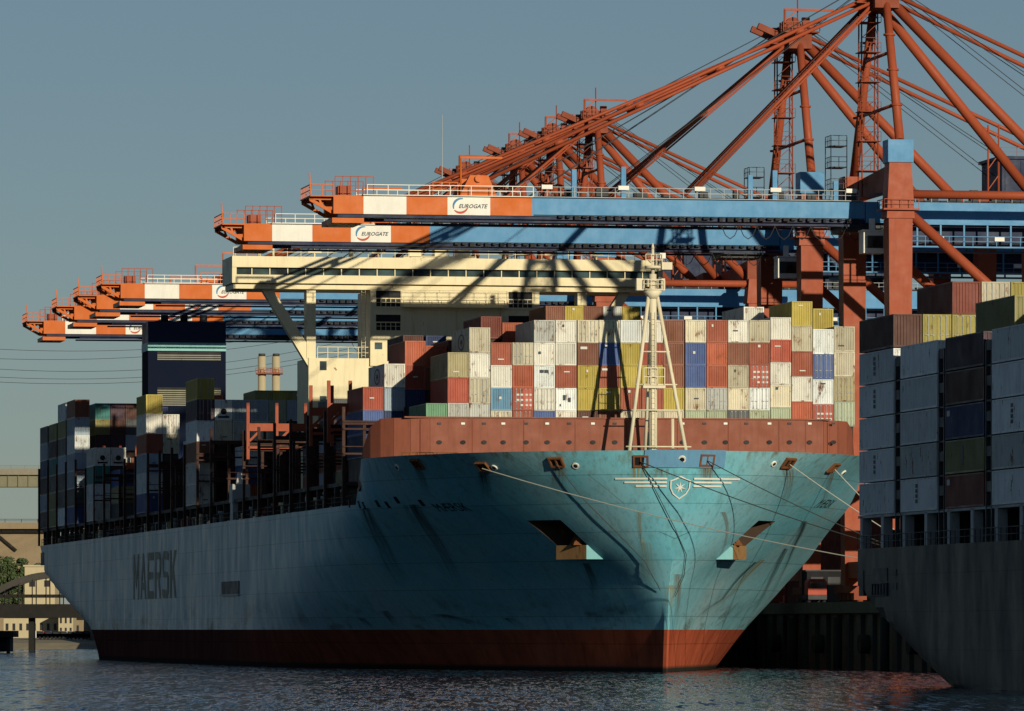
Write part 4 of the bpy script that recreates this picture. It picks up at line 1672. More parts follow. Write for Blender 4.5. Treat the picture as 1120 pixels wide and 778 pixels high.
def crane_parts(root, boom_dx=0.0):
    """crane frame: x landwards from the waterside rail, y along the quay, z above the quay"""
    O = (0, 0, QZ)
    B = lambda mb, n, m, p=root: mb.build(n, m, p, off=O)
    HY = 11.8
    LX = 23.0
    ZB_, ZT_ = 54.0, 56.2
    # legs
    for x, w0, w1, zt in ((0, 1.15, 1.45, 60.3), (LX, 1.0, 1.2, 57.3)):
        for sg in (-1, 1):
            mb = MB()
            mb.taper((x, sg * HY, QZ + 2.0, w0, 1.1), (x, sg * HY, 53.6, w1, 1.35))
            mb.taper((x, sg * HY, 53.65, w1 + .25, 1.4), (x, sg * HY, zt, w1 - .1, 1.2))
            leg = B(mb, 'leg', CRED)
            if x == 0 and sg < 0:
                m2 = MB().box(x - 1.55, x + 1.55, sg * HY - 1.4, sg * HY + 1.4, 60.31, 63.0)
                B(m2, 'leg_cap', CBLUE, leg)
            if x == 0:
                m2 = MB()
                m2.box(x - 2.2, x + 2.2, sg * HY - 1.9, sg * HY + 1.9, 54.6, 54.8)
                for a, b in (((x - 2.1, sg * HY - 1.8, 54.8), (x + 2.1, sg * HY - 1.8, 54.8)), ((x - 2.1, sg * HY + 1.8, 54.8), (x + 2.1, sg * HY + 1.8, 54.8)),
                             ((x - 2.1, sg * HY - 1.8, 54.8), (x - 2.1, sg * HY + 1.8, 54.8))):
                    m2.rail(a, b, 1.1, 1.0, .05)
                B(m2, 'leg_platform', CRED, leg)
            m2 = MB()
            m2.box(x - 1.3, x + 1.3, sg * HY - 4.2, sg * HY + 4.2, QZ + 1.4, QZ + 2.3)
            for i in range(4):
                cy = sg * HY - 3.4 + i * 2.25
                m2.box(x - .8, x + .8, cy - .9, cy + .9, QZ + .55, QZ + 1.45)
                for e in (-.5, .5):
                    m2.tube((x - .35, cy + e, QZ + .36), (x + .35, cy + e, QZ + .36), .36, 10)
            B(m2, 'bogie', CRED_D, leg)
    for x in (0, LX):
        mb = MB().box(x - .85, x + .85, -HY + 1.3, HY - 1.3, QZ + 3.2, QZ + 5.2)
        B(mb, 'sill_beam', CRED)
        mb = MB()
        zt = 57.2
        mb.hexa([(x - .8, -HY + 1.25, zt), (x + .8, -HY + 1.25, zt), (x + .8, HY - 1.25, zt), (x - .8, HY - 1.25, zt),
                 (x - .8, -HY + 1.25, zt + 3.0), (x + .8, -HY + 1.25, zt + 3.0), (x + .8, HY - 1.25, zt + 1.9), (x - .8, HY - 1.25, zt + 1.9)])
        B(mb, 'portal_beam', CRED_D)
    for sg in (-1, 1):
        mb = MB().box(1.2, LX - 1.1, sg * HY - .7, sg * HY + .7, 20.0, 22.2)
        B(mb, 'portal_tie', CRED)
        mb = MB().tube((1.4, sg * HY, 56.6), (LX + 9, sg * HY, 56.6), .52, 12)
        B(mb, 'upper_tie', CRED)
        mb = MB().tube((1.5, sg * HY, 54.2), (LX - .6, sg * HY, 36.0), .62, 12)
        B(mb, 'diagonal_brace', CRED)
        mb = MB().tube((1.2, sg * HY, 23.0), (LX - .8, sg * HY, 36.0), .5, 10)
        B(mb, 'diagonal_brace', CRED)
    # A-frame
    AP = Vector((0.6, 0, 82.0))
    for sg in (-1, 1):
        mb = MB()
        mb.tube((0.2, sg * HY, 63.0 if sg < 0 else 60.3), (AP.x, sg * 3.2, 80.6), .55, 12, 0, .5)
        for t in (.25, .5, .75):
            c = Vector((0.2, sg * HY, 63.0)).lerp(Vector((AP.x, sg * 3.2, 80.6)), t)
            mb.tube((c.x, c.y, c.z - .12), (c.x, c.y, c.z + .12), .72, 12)
        B(mb, 'mast_tube', CRED)
        mb = MB()
        mb.tube((AP.x + .4, sg * 2.6, 80.8), (LX, sg * 9.0, 57.0), .62, 12)
        B(mb, 'backstay', CRED)
        mb = MB()
        mb.tube((AP.x + .6, sg * 2.2, 81.6), (54, sg * 4.2, 58.0), .27, 10)
        B(mb, 'outer_backstay', CRED)
        mb = MB()
        for dz in (0, .8):
            mb.tube((AP.x - .6, sg * 2.4, 81.6 - dz), (-53.5 + boom_dx, sg * 3.0, 58.6 - dz), .22, 8)
        for t in (.2, .4, .6, .8):
            c = Vector((AP.x - .6, sg * 2.4, 81.3)).lerp(Vector((-53.5 + boom_dx, sg * 3.0, 58.3)), t)
            mb.tube((c.x - .5, c.y, c.z - .2), (c.x + .5, c.y, c.z + .23), .27, 8)
        B(mb, 'forestay', CRED)
        mb = MB()
        mb.tube((AP.x - .6, sg * 2.4, 81.0), (-27 + boom_dx, sg * 3.0, 57.6), .2, 8)
        mb.tube((AP.x - .6, sg * 2.4, 80.5), (-27 + boom_dx, sg * 3.0, 57.1), .12, 8)
        B(mb, 'inner_forestay', CRED)
        mb = MB()
        mb.tube((AP.x - 1, sg * .7, 83.2), (-49 + boom_dx, sg * 1.0, 57.4), .05, 5)
        mb.tube((AP.x - 1, sg * 1.2, 82.9), (-38 + boom_dx, sg * 1.4, 57.4), .05, 5)
        mb.tube((AP.x + 1, sg * 1.2, 82.6), (32, sg * 1.4, 60), .05, 5)
        mb.tube((AP.x + 1, sg * .7, 83.0), (38, sg * 1.0, 60), .05, 5)
        B(mb, 'hoist_rope', DGREY)
    for zt_ in (67.5, 74.0):
        t = (zt_ - 62) / 18.6
        yy = HY + (3.2 - HY) * t
        B(MB().tube((.3, -yy + .4, zt_), (.3, yy - .4, zt_), .22, 8), 'mast_tie', CRED)
    mb = MB()
    mb.box(AP.x - 1.5, AP.x + 1.5, -3.9, 3.9, 79.6, 81.6)
    mb.box(AP.x - 2.4, AP.x + 2.4, -4.6, 4.6, 81.61, 81.8)
    mb.tube((AP.x - .5, -1.8, 82.9), (AP.x - .5, 1.8, 82.9), .95, 14)
    mb.beam((AP.x - 1.4, -2, 81.0), (AP.x - 5.2, -2, 82.6), .7, .8)
    mb.beam((AP.x - 1.4, 2, 81.0), (AP.x - 5.2, 2, 82.6), .7, .8)
    for (ax, ay, az, aw, ah) in ((-1.9, -2.6, 81.8, .5, 1.2), (1.2, -3.2, 81.8, .6, .9), (.6, 1.6, 81.8, .7, 1.5), (-1.6, 2.8, 81.8, .5, 1.0), (1.6, .2, 81.8, .45, 2.2)):
        mb.box(AP.x + ax - aw, AP.x + ax + aw, ay - aw, ay + aw, az, az + ah)
    mb.box(AP.x - 3.6, AP.x - 2.4, -3.2, 3.2, 80.2, 80.35)
    mb.tube((AP.x - .2, -3, 81.8), (AP.x - .2, -3, 86.5), .09, 5)
    apex = B(mb, 'apex_head', CRED_D)
    mb = MB()
    mb.rail((AP.x - 2.4, -4.5, 81.8), (AP.x + 2.4, -4.5, 81.8), 1.2, 1.2, .06)
    mb.rail((AP.x - 2.4, 4.5, 81.8), (AP.x + 2.4, 4.5, 81.8), 1.2, 1.2, .06)
    mb.rail((AP.x + 2.4, -4.5, 81.8), (AP.x + 2.4, 4.5, 81.8), 1.2, 1.5, .06)
    B(mb, 'apex_rail', CRED, apex)
    mb = MB()
    mb.tube((AP.x - 2.0, -3.6, 81.8), (AP.x - 2.0, -3.6, 84.6), .16, 6)
    mb.beam((AP.x - 2.1, -3.6, 84.6), (AP.x + 4.5, -3.6, 84.6), .22, .3)
    mb.beam((AP.x - 2.0, -3.6, 83.2), (AP.x - .4, -3.6, 84.5), .14, .14)
    B(mb, 'service_jib', CRED, apex)
    # ladder tower inside the A-frame
    mb = MB()
    tx, ty, w = -.2, 2.6, 1.0
    for a in (-w, w):
        for b in (-w, w):
            mb.tube((tx + a, ty + b, 57.2), (tx + a, ty + b * .7, 80), .1, 5)
    z = 58.5
    k = 0
    while z < 79:
        mb.tube((tx - w, ty - w, z), (tx + w, ty - w, z + 1.8), .05, 4)
        mb.tube((tx + w, ty - w, z), (tx + w, ty + w, z + 1.8), .05, 4)
        mb.tube((tx - w, ty - w, z), (tx + w, ty - w, z), .05, 4)
        k += 1
        if k % 2 == 0:
            mb.box(tx - 1.3, tx + 1.3, ty - 1.3, ty + 1.3, z, z + .1)
            mb.rail((tx - 1.3, ty - 1.3, z + .1), (tx + 1.3, ty - 1.3, z + .1), 1.1, .9, .045)
        z += 1.8
    B(mb, 'ladder_tower', CRED_D)
    mb = MB()
    for z in (58.6, 61.3, 63.9):
        mb.box(-3.3, -1.3, HY - 2.6, HY + .4, z, z + .1)
        mb.rail((-3.3, HY - 2.6, z + .1), (-1.3, HY - 2.6, z + .1), 1.2, .7, .05)
        mb.rail((-3.3, HY - 2.6, z + .1), (-3.3, HY + .4, z + .1), 1.2, .8, .05)
    for p in ((-3.3, HY - 2.6), (-1.3, HY - 2.6), (-3.3, HY + .4)):
        mb.tube((p[0], p[1], 57.6), (p[0], p[1], 65), .06, 5)
    B(mb, 'stair_platform', DGREY)
    # boom: twin box girders, painted in bands at the tip
    X0b = -71.0 + boom_dx
    seg = [(X0b, X0b + 3.6, 1), (X0b + 3.6, X0b + 8.75, 2), (X0b + 8.75, X0b + 13.7, 1), (X0b + 13.7, X0b + 18.85, 2), (X0b + 18.85, X0b + 23.9, 1), (X0b + 23.9, -2.2, 0)]
    mb = MB()
    for yy in (-3.4, 3.4):
        for a, b, mi in seg:
            mb.box(a, b, yy - .6, yy + .6, ZB_, ZT_, mi)
    for i in range(12):
        a = X0b + 4 + i * 5.6
        if a < -4:
            mb.box(a, a + .5, -2.78, 2.78, ZB_ + .5, ZT_ - .3, 0)
    boom = B(mb, 'boom', [CBLUE, CORANGE, CWHITE])
    mb = MB()
    for yy in (-3.4, 3.4):
        mb.box(X0b + .5, -2.2, yy - .75, yy + .75, ZB_ - .42, ZB_ - .1)
        mb.box(X0b + 1.0, -2.2, yy - .35, yy + .35, ZB_ - .1, ZB_ - .01)
        mb.box(X0b + 6, -2.2, yy - .95, yy - .85, ZB_ - .85, ZB_ - .6)
    B(mb, 'trolley_rail', CNAVY, boom)
    mb = MB()
    mb.rail((X0b + 4, -4.3, ZT_ + .12), (X0b + 24, -4.3, ZT_ + .12), 1.15, 2.4, .06)
    mb.rail((X0b + 4, 4.3, ZT_ + .12), (X0b + 24, 4.3, ZT_ + .12), 1.15, 2.4, .06)
    mb.box(X0b + 3.5, X0b + 24, -4.4, -2.9, ZT_ + .01, ZT_ + .1)
    B(mb, 'walkway_rail', CWHITE, boom)
    mb = MB()
    mb.rail((X0b + 24, -4.3, ZT_ + .12), (-3, -4.3, ZT_ + .12), 1.15, 1.6, .05)
    mb.rail((X0b + 24, 4.3, ZT_ + .12), (-3, 4.3, ZT_ + .12), 1.15, 1.6, .05)
    mb.box(X0b + 24, -2.4, -4.4, -2.9, ZT_ + .01, ZT_ + .1)
    B(mb, 'walkway_rail', LGREY, boom)
    for i in range(5):
        x = -46 + i * 9.3 + boom_dx
        B(MB().box(x, x + 1.3, -4.5, -4.1, ZT_ + 1.0, ZT_ + 1.5), 'floodlight', CWHITE, boom)
    gr = random.Random(3)
    mb = MB()
    for i in range(46):
        x = X0b + 27 + i * 0.98
        if x > -3:
            break
        hh = gr.choice((.25, .35, .5, .9))
        mb.box(x, x + gr.uniform(.3, .7), -4.7, -4.2, ZB_ - .1 - hh * .4, ZB_ + .1)
    mb.box(X0b + 24, -2.4, -4.62, -4.5, ZB_ + .0, ZB_ + .12)
    B(mb, 'cable_tray', BLACK, boom)
    mb = MB()
    mb.box(X0b + 26, -3, -2.6, -1.8, ZT_ + .05, ZT_ + .3)
    for i in range(9):
        x = X0b + 28 + i * 4.3 + gr.uniform(-1, 1)
        if x < -4:
            mb.box(x, x + gr.uniform(.6, 1.6), -2.7, -1.7, ZT_ + .3, ZT_ + gr.uniform(.6, 1.3))
    B(mb, 'equipment_boxes', DGREY, boom)
    # tip: tapered nose platform
    mb = MB()
    for yy in (-3.2, 3.2):
        mb.beam((X0b, yy, ZT_ - .35), (X0b - 2.8, yy, ZT_ - .35), .3, .4)
        mb.beam((X0b, yy, ZB_ + .2), (X0b - 2.7, yy, ZT_ - .5), .3, .4)
        mb.beam((X0b - 1.6, yy, ZT_ - .4), (X0b - 1.2, yy, ZB_ + .8), .22, .25)
    mb.box(X0b - 2.8, X0b, -4.2, 4.2, ZT_ - .2, ZT_ - .05)
    mb.box(X0b - .2, X0b + 3.6, -4.3, 4.3, ZB_ - 1.1, ZB_ - .5)
    mb.rail((X0b - 2.7, -4.1, ZT_ - .05), (X0b, -4.1, ZT_ - .05), 1.3, .9, .07)
    mb.rail((X0b - 2.7, -4.1, ZT_ - .05), (X0b - 2.7, 4.1, ZT_ - .05), 1.3, 1.2, .07)
    mb.beam((X0b - 2.7, -4.1, ZT_), (X0b - 2.9, -4.1, ZT_ + 2.6), .15, .15)
    B(mb, 'boom_nose', CORANGE, boom)
    for yy in (-4.0, 4.0):
        mb = MB()
        mb.rail((X0b + .2, yy, ZT_ + .02), (X0b + 4.8, yy, ZT_ + .02), 2.2, .9, .07)
        B(mb, 'tip_cage', CRED, boom)
    B(MB().box(X0b + 1, X0b + 2.6, -1, 1, ZT_ + .02, ZT_ + 1.3), 'tip_winch', CRED, boom)
    mb = MB()
    for yy in (-3.0, 3.0):
        mb.prism([(-55.8 + boom_dx, ZT_ + .02), (-51.2 + boom_dx, ZT_ + .02), (-52.3 + boom_dx, ZT_ + 2.6), (-54.5 + boom_dx, ZT_ + 2.6)], yy - .5, yy + .5)
    mb.tube((-53.5 + boom_dx, -3.9, 58.4), (-53.5 + boom_dx, 3.9, 58.4), .45, 10)
    mb.rail((-59 + boom_dx, -3.6, ZT_ + .1), (-56 + boom_dx, -3.6, ZT_ + .1), 1.6, .8, .07)
    mb.tube((-55.6 + boom_dx, -3.4, ZT_), (-55.6 + boom_dx, -3.4, 60.9), .12, 6)
    mb.beam((-55.7 + boom_dx, -3.4, 60.9), (-50.6 + boom_dx, -3.4, 60.9), .2, .25)
    B(mb, 'stay_bracket', CORANGE, boom)
    for (a, h) in ((-42, 3.4), (-36, 3.8), (-20.5, 3.0), (-17.5, 3.6), (-10, 2.4)):
        B(MB().box(a - .28 + boom_dx, a + .28 + boom_dx, -4.2, -3.6, ZT_ + .02, ZT_ + h), 'sheave_post', CBLUE, boom)
    # lettering on the white band, both faces
    vs, fs, tw, th = LOGO_T
    xc = X0b + 16.3
    for sg in (-1, 1):
        k = 3.5 / tw
        me = bpy.data.meshes.new('boom_lettering')
        me.from_pydata([(-sg * x * k + xc + (-sg) * .5, sg * 4.015, y * k * 1.0 + 55.07 - QZ) for x, y in vs], [], fs)
        me.materials.append(LOGO_K)
        link('boom_lettering', me, boom)
        for (a0, a1, mt, nm) in ((70, 205, LOGO_B, 'logo_arc'), (215, 345, LOGO_R, 'logo_arc')):
            mb = MB()
            n = 10
            for i in range(n):
                t0, t1 = R(a0 + (a1 - a0) * i / n), R(a0 + (a1 - a0) * (i + 1) / n)
                w0 = .12 + .16 * math.sin(math.pi * i / n)
                w1 = .12 + .16 * math.sin(math.pi * (i + 1) / n)
                p = [(t0, .95), (t1, .95), (t1, .95 - w1), (t0, .95 - w0)]
                b = len(mb.v)
                mb.v += [(xc + (-sg) * (-1.05 + r * math.cos(t)), sg * 4.018, 55.1 + r * math.sin(t)) for t, r in p]
                mb.face((b, b + 1, b + 2, b + 3))
            B(mb, nm, mt, boom)
    # landside girder, walkway below, machinery house, operator's cabin
    mb = MB()
    for yy in (-3.4, 3.4):
        mb.box(-2.1, 58, yy - .6, yy + .6, ZB_ - .3, ZT_)
    for i in range(10):
        mb.box(1 + i * 6, 1.5 + i * 6, -2.78, 2.78, ZB_, ZT_ - .3)
    gird = B(mb, 'landside_girder', CBLUE)
    mb = MB()
    for i in range(19):
        x = 4 + i * 2.9
        mb.box(x - .1, x + .1, -5.2, -5.0, 50.9, ZB_ - .3)
        mb.box(x - .1, x + .1, 5.0, 5.2, 50.9, ZB_ - .3)
    mb.box(2, 58, -5.4, -4.0, 50.7, 50.88)
    mb.box(2, 58, 4.0, 5.4, 50.7, 50.88)
    mb.rail((2, -5.35, 50.9), (58, -5.35, 50.9), 1.15, 2.9, .05)
    mb.box(2, 58, -5.3, -4.1, ZB_ - .55, ZB_ - .31)
    B(mb, 'service_walkway', CBLUE, gird)
    mb = MB()
    mb.box(4, 58, -2.7, 2.7, 51.3, ZB_ - .32)
    B(mb, 'girder_shade_box', CNAVY, gird)  # dark navy box stands for the shading between the girders
    mb = MB()
    mb.rail((0, -4.2, ZT_ + .05), (58, -4.2, ZT_ + .05), 1.15, 2.0, .05)
    B(mb, 'walkway_rail', LGREY, gird)
    mb = MB()
    mb.box(3, 57, -2.5, -1.5, ZT_ + .05, ZT_ + .35)
    for i in range(20):
        x = 3.5 + i * 2.6
        mb.box(x, x + gr.uniform(.5, 1.8), -2.6, -1.4, ZT_ + .35, ZT_ + gr.uniform(.6, 1.7))
    B(mb, 'equipment_boxes', DGREY, gird)
    for i in range(7):
        x = 6 + i * 7.5
        B(MB().box(x, x + 1.2, -5.6, -5.42, 51.5, 52.0), 'floodlight', CWHITE, gird)
    mb = MB()
    mb.box(27, 46, -5.2, 5.2, 58.2, 65.6)
    mb.box(26.6, 46.4, -5.5, 5.5, 65.61, 66.0)
    for i in range(9):
        mb.box(27.4 + i * 2.1, 27.5 + i * 2.1, -5.28, -5.21, 58.4, 65.4)
    for x in (28, 36, 45):
        mb.box(x - .3, x + .3, -4, 4, ZT_ + .01, 58.19)
    house = B(mb, 'machinery_house', CNAVY)
    mb = MB()
    mb.rail((26.8, -5.4, 66.0), (46.2, -5.4, 66.0), 1.1, 2.0, .06)
    for a in (25.2, 26.6):
        mb.tube((a, -5, ZT_), (a, -5, 70), .12, 5)
    for i in range(5):
        mb.tube((25.2, -5, ZT_ + i * 2.7), (26.6, -5, ZT_ + 1.9 + i * 2.7), .08, 4)
    B(mb, 'roof_rail', CRED, house)
    mb = MB()
    mb.box(-9.0 + boom_dx, -3.6 + boom_dx, -2.9, 2.9, 52.6, 53.9)
    tr = B(mb, 'trolley', DGREY)
    mb = MB()
    mb.box(-3.2, -.6, -7.6, -5.2, 49.8, 52.4)
    mb.box(-3.3, -.5, -7.7, -5.1, 52.41, 52.6)
    mb.box(-2.2, -1.6, -6.7, -6.1, 52.6, 54.0)
    cabn = B(mb, 'operator_cabin', CWHITE, tr)
    mb = MB()
    mb.box(-3.0, -.8, -7.64, -7.61, 50.4, 51.9)
    B(mb, 'cabin_window', GLASS, cabn)
    mb = MB()
    for i in range(10):
        x = -20 + i * 2.2
        for j in range(4):
            t0, t1 = j / 4, (j + 1) / 4
            mb.tube((x + 2.2 * t0, -4.6, ZB_ - .9 - 6.4 * t0 * (1 - t0)), (x + 2.2 * t1, -4.6, ZB_ - .9 - 6.4 * t1 * (1 - t1)), .06, 4)
    B(mb, 'festoon_cable', BLACK, boom)


def copy_tree(o, parent=None):
    c = o.copy()
    COL.objects.link(c)
    if parent is not None:
        c.parent = parent
    for ch in list(o.children):
        copy_tree(ch, c)
    return c


GC = 'gantry cranes along the quay'
CL = ['nearest red and blue gantry crane, tall mast at top right, its logo boom uppermost',
      'second red gantry crane, its boom just below the uppermost one and logo farther left',
      'third gantry crane, first of the four close set ones beyond the bridge',
      'fourth gantry crane, its striped boom second of the four far stacked tips',
      'fifth gantry crane, its striped boom third of the four far stacked tips',
      'farthest gantry crane, its striped boom tip lowest and leftmost']
CP = [(43.9, 745.6), (35.9, 797.6), (11.7, 932.6), (6.0, 964.0), (0.3, 996.0), (-8.1, 1042.6)]
c1 = thing('gantry_crane', CL[0], 'gantry crane', (CP[0][0], CP[0][1], QZ), TH, GC)
crane_parts(c1, 4.2)
c2 = thing('gantry_crane', CL[1], 'gantry crane', (CP[1][0], CP[1][1], QZ), TH, GC)
crane_parts(c2, -0.7)
for i in range(2, 6):
    c = copy_tree(c2)
    c.location = (CP[i][0], CP[i][1], QZ)
    tag(c, CL[i], 'gantry crane', GC)

# ------------------------------------------------------------------ mooring lines from the bow to the quay
def sag(a, b, drop, n=14):
    a, b = Vector(a), Vector(b)
    return [a.lerp(b, i / n) - Vector((0, 0, 4 * drop * (i / n) * (1 - i / n))) for i in range(n + 1)]


FP = {px: p for px, p in FPT}
BOLL = [(36, -57), (36, -45), (36, -20), (36, -8), (36, 6)]
for (px, bi, drop, lab, m) in ((529, 0, 1.8, 'pale mooring line running across the whole bow to the right', ROPE_L),
                               (701, 1, 1.4, 'dark mooring line starting above the bow emblem', ROPE_D),
                               (773, 2, 1.0, 'thin dark mooring line starting right of the emblem', ROPE_D),
                               (862, 3, .6, 'pale mooring line from the fairlead near the right shoulder', ROPE_L),
                               (911, 4, .5, 'short pale mooring line from the rightmost fairlead', ROPE_L)):
    if px not in FP:
        continue
    a = FP[px]
    b = (BOLL[bi][0], BOLL[bi][1], QZ + .6)
    mb = MB().path(sag(a, b, drop), .055, 5)
    o = mb.build('mooring_line', m, None, W(0, 0, 0), TH)
    tag(o, lab, 'mooring line', 'mooring lines at the bow')
for (px, tgts, lab) in ((701, ((722, 545), (738, 575), (749, 605), (746, 628), (736, 652)), 'dark slack rope hanging from the stem fairlead down past the emblem'),
                       (609, ((640, 545), (675, 580), (706, 612), (724, 645)), 'dark slack rope hanging down the shaded flare towards the stem')):
    if px in FP:
        a = FP[px]
        pts_ = [a]
        for tg in tgts:
            h1 = ray_hull(*tg)
            n, u, w = hull_frame(*h1)
            pts_.append(Vector(h1) + n * .3)
        o = MB().path(pts_, .045, 5).build('hanging_rope', ROPE_D, None, W(0, 0, 0), TH)
        tag(o, lab, 'rope')
for i, (x, y) in enumerate(BOLL):
    mb = MB()
    mb.tube((x, y, QZ), (x, y, QZ + .5), .3, 10, 0, .25)
    mb.tube((x, y, QZ + .5), (x, y, QZ + .75), .45, 10, 0, .4)
    o = mb.build('bollard', DGREY, None, W(0, 0, 0), TH)
    tag(o, f'steel bollard on the quay edge, {ORD[i + 1]} of those holding the bow lines', 'bollard', 'bollards on the quay')

# ------------------------------------------------------------------ far background
def at(px, py, Y):
    return (px - 560.0) / F_PX * Y, (HZ - py) / F_PX * Y + CAM_H


TANW = paint('tan wall', (0.25, 0.19, 0.12), 0.8, 0.2, 0, 0.2)
CREAMW = paint('cream rendered wall', (0.46, 0.39, 0.25), 0.8, 0.15, 0, 0.2)
DARKW = paint('dark steel girder', (0.016, 0.015, 0.014), 0.7, 0.3, 0.2, 0.2)
BRC = paint('bridge concrete', (0.24, 0.22, 0.17), 0.8, 0.3, 0, 0.3)
WINK = paint('dark window', (0.03, 0.03, 0.035), 0.3, 0, 0, 0)


def road_bridge(name, lab, Y, pyt, pym, pyb, m1, m2, piers, x_end=150):
    xa, zt = at(-260, pyt, Y)
    xb, zm = at(x_end, pym, Y)
    zb = at(0, pyb, Y)[1]
    r = thing(name, lab, 'bridge', ((xa + xb) / 2, Y, 0), 0)
    O = ((xa + xb) / 2, Y, 0)
    MB().box(xa, xb, Y - 8, Y + 8, zm, zt).build('deck', m1, r, off=O)
    mb = MB()
    mb.box(xa, xb, Y - 6, Y + 6, zb, zm - .02)
    n = int((xb - xa) / 4.5)
    for i in range(n):
        mb.box(xa + i * 4.5, xa + i * 4.5 + .4, Y - 6.6, Y - 6.02, zb, zm - .02)
    mb.build('girder', m2, r, off=O)
    for p in piers:
        x = at(p, 0, Y)[0]
        MB().taper((x, Y, 0, 3, 4), (x, Y, zb - .02, 2, 3)).build('pier', m1, r, off=O)
    mb = MB()
    mb.rail((xa, Y - 7.9, zt), (xb, Y - 7.9, zt), 1.2, 6, .12)
    mb.build('parapet_rail', m2, r, off=O)


road_bridge('high_bridge', 'high concrete road bridge far behind the stern at left', 2700, 513, 520, 533, BRC, paint('bridge girder', (0.20, 0.19, 0.13), 0.8, 0.3, 0, 0.3), (-120, 130))
road_bridge('low_bridge', 'lower tan bridge deck crossing the far left edge above trees', 2300, 572, 579, 582, TANW, DARKW, (-140, 120))
# tan hall behind the trees
x0, z0 = at(-60, 612, 2500); x1, z1 = at(52, 583, 2500)
hall = thing('warehouse', 'broad tan warehouse front showing above the trees at far left', 'warehouse', ((x0 + x1) / 2, 2500, 0))
Oh = ((x0 + x1) / 2, 2500, 0)
MB().box(x0, x1, 2500, 2540, 2, z1).build('wall', TANW, hall, off=Oh)
MB().prism([(x0 - 2, z1), (x1 + 2, z1), (x1 + 2, z1 + 1.5), (x0 - 2, z1 + 1.5)], 2498, 2542).build('roof', DARKW, hall, off=Oh)
a, b = at(0, 582, 2490), at(16, 602, 2490)
MB().beam((a[0] - 3, 2499, a[1]), (b[0], 2499, b[1]), 1.0, 1.0).build('conveyor_strut', DARKW, hall, off=Oh)
# arched rail bridge
YB = 1325.0
xa, xb = at(-40, 0, YB)[0], at(150, 0, YB)[0]
Oa = ((xa + xb) / 2, YB, 0)
arch = thing('arch_bridge', 'dark steel arch bridge low over the water at far left', 'bridge', Oa)
zt, zb = at(0, 661, YB)[1], at(0, 676, YB)[1]
mb = MB().box(xa, xb, YB - 5, YB + 5, zb, zt)
mb.build('deck', DARKW, arch, off=Oa)
for yy in (-5.5, 5.5):
    mb = MB()
    pts_ = []
    xs, xe = at(-30, 0, YB)[0], at(150, 0, YB)[0]
    for i in range(25):
        t = i / 24
        pts_.append(Vector((xs + (xe - xs) * t, YB + yy, zt - 1.5 + (at(0, 629, YB)[1] - zt + 1.5) * 4 * t * (1 - t))))
    for p, q in zip(pts_[:-1], pts_[1:]):
        mb.beam(p, q, .9, 1.3)
    rib = mb.build('arch_rib', paint('weathered arch steel', (0.06, 0.055, 0.047), 0.7, 0.4, 0.2, 0.3), arch, off=Oa)
    mb = MB()
    for i in range(3, 22, 2):
        mb.tube((pts_[i].x, YB + yy, zt), tuple(pts_[i]), .13, 5)
    mb.build('hanger', DARKW, arch, off=Oa)
mb = MB()
zz = at(0, 653, YB)[1]
mb.box(xa, xb, YB - 5.2, YB - 4.9, zz, zz + .5)
mb.box(xa, xb, YB + 4.9, YB + 5.2, zt + 1.4, zt + 1.7)
mb.build('guard_rail', DARKW, arch, off=Oa)
for p in (35, 130, -35):
    x = at(p, 0, YB)[0]
    MB().box(x - .6, x + .6, YB - 2, YB + 2, -3, zb - .02).build('pier', DARKW, arch, off=Oa)
# cream works hall and low buildings on the bank
Yb = 1600.0


def building(name, lab, px0, px1, pyt, pyb, Y, wm, roof_m, nw, depth=14, rows=1):
    xa, zt = at(px0, pyt, Y)
    xb, zb = at(px1, pyb, Y)
    O = ((xa + xb) / 2, Y, 0)
    r = thing(name, lab, 'building', O)
    MB().box(xa, xb, Y, Y + depth, 1.0, zt).build('wall', wm, r, off=O)
    MB().box(xa - .4, xb + .4, Y - .4, Y + depth + .4, zt + .01, zt + .5).build('roof', roof_m, r, off=O)
    for j in range(rows):
        for i in range(nw):
            w = (xb - xa) / nw
            cx = xa + w * (i + .5)
            zc_ = zb + (zt - zb) * (j + .55) / rows
            MB().box(cx - w * .2, cx + w * .2, Y - .08, Y - .01, zc_ - 1.0, zc_ + .8).build('window', WINK, r, off=O)


building('works_hall', 'cream works hall with dark windows on the far bank', 4, 64, 676, 697, 1600, CREAMW, DARKW, 8)
building('end_house', 'taller cream house at the right end of the works hall', 64, 80, 672, 697, 1590, CREAMW, DARKW, 3, 12, 2)
building('low_shed', 'long tan shed behind the bank beside the stern', 80, 125, 678, 699, 1620, TANW, DARKW, 5)
building('silo_house', 'plain cream block standing above the arch bridge', 27, 60, 620, 660, 1750, CREAMW, CREAMW, 2, 20)
rc = random.Random(11)
CARC = [('white', (0.6, 0.6, 0.58)), ('red', (0.4, 0.05, 0.04)), ('blue', (0.05, 0.08, 0.25)), ('dark grey', (0.04, 0.04, 0.05)), ('light blue', (0.25, 0.35, 0.45)), ('white', (0.6, 0.6, 0.58)),
        ('dark blue', (0.03, 0.04, 0.12)), ('red', (0.4, 0.06, 0.04))]
CARL = ['white van first from left along the far bank', 'red van second from left along the far bank', 'blue van third from left along the far bank',
        'dark grey van fourth from left along the far bank', 'light blue van fifth from left along the far bank', 'white van sixth from left along the far bank',
        'dark blue van seventh from left along the far bank', 'red van last from left along the far bank']
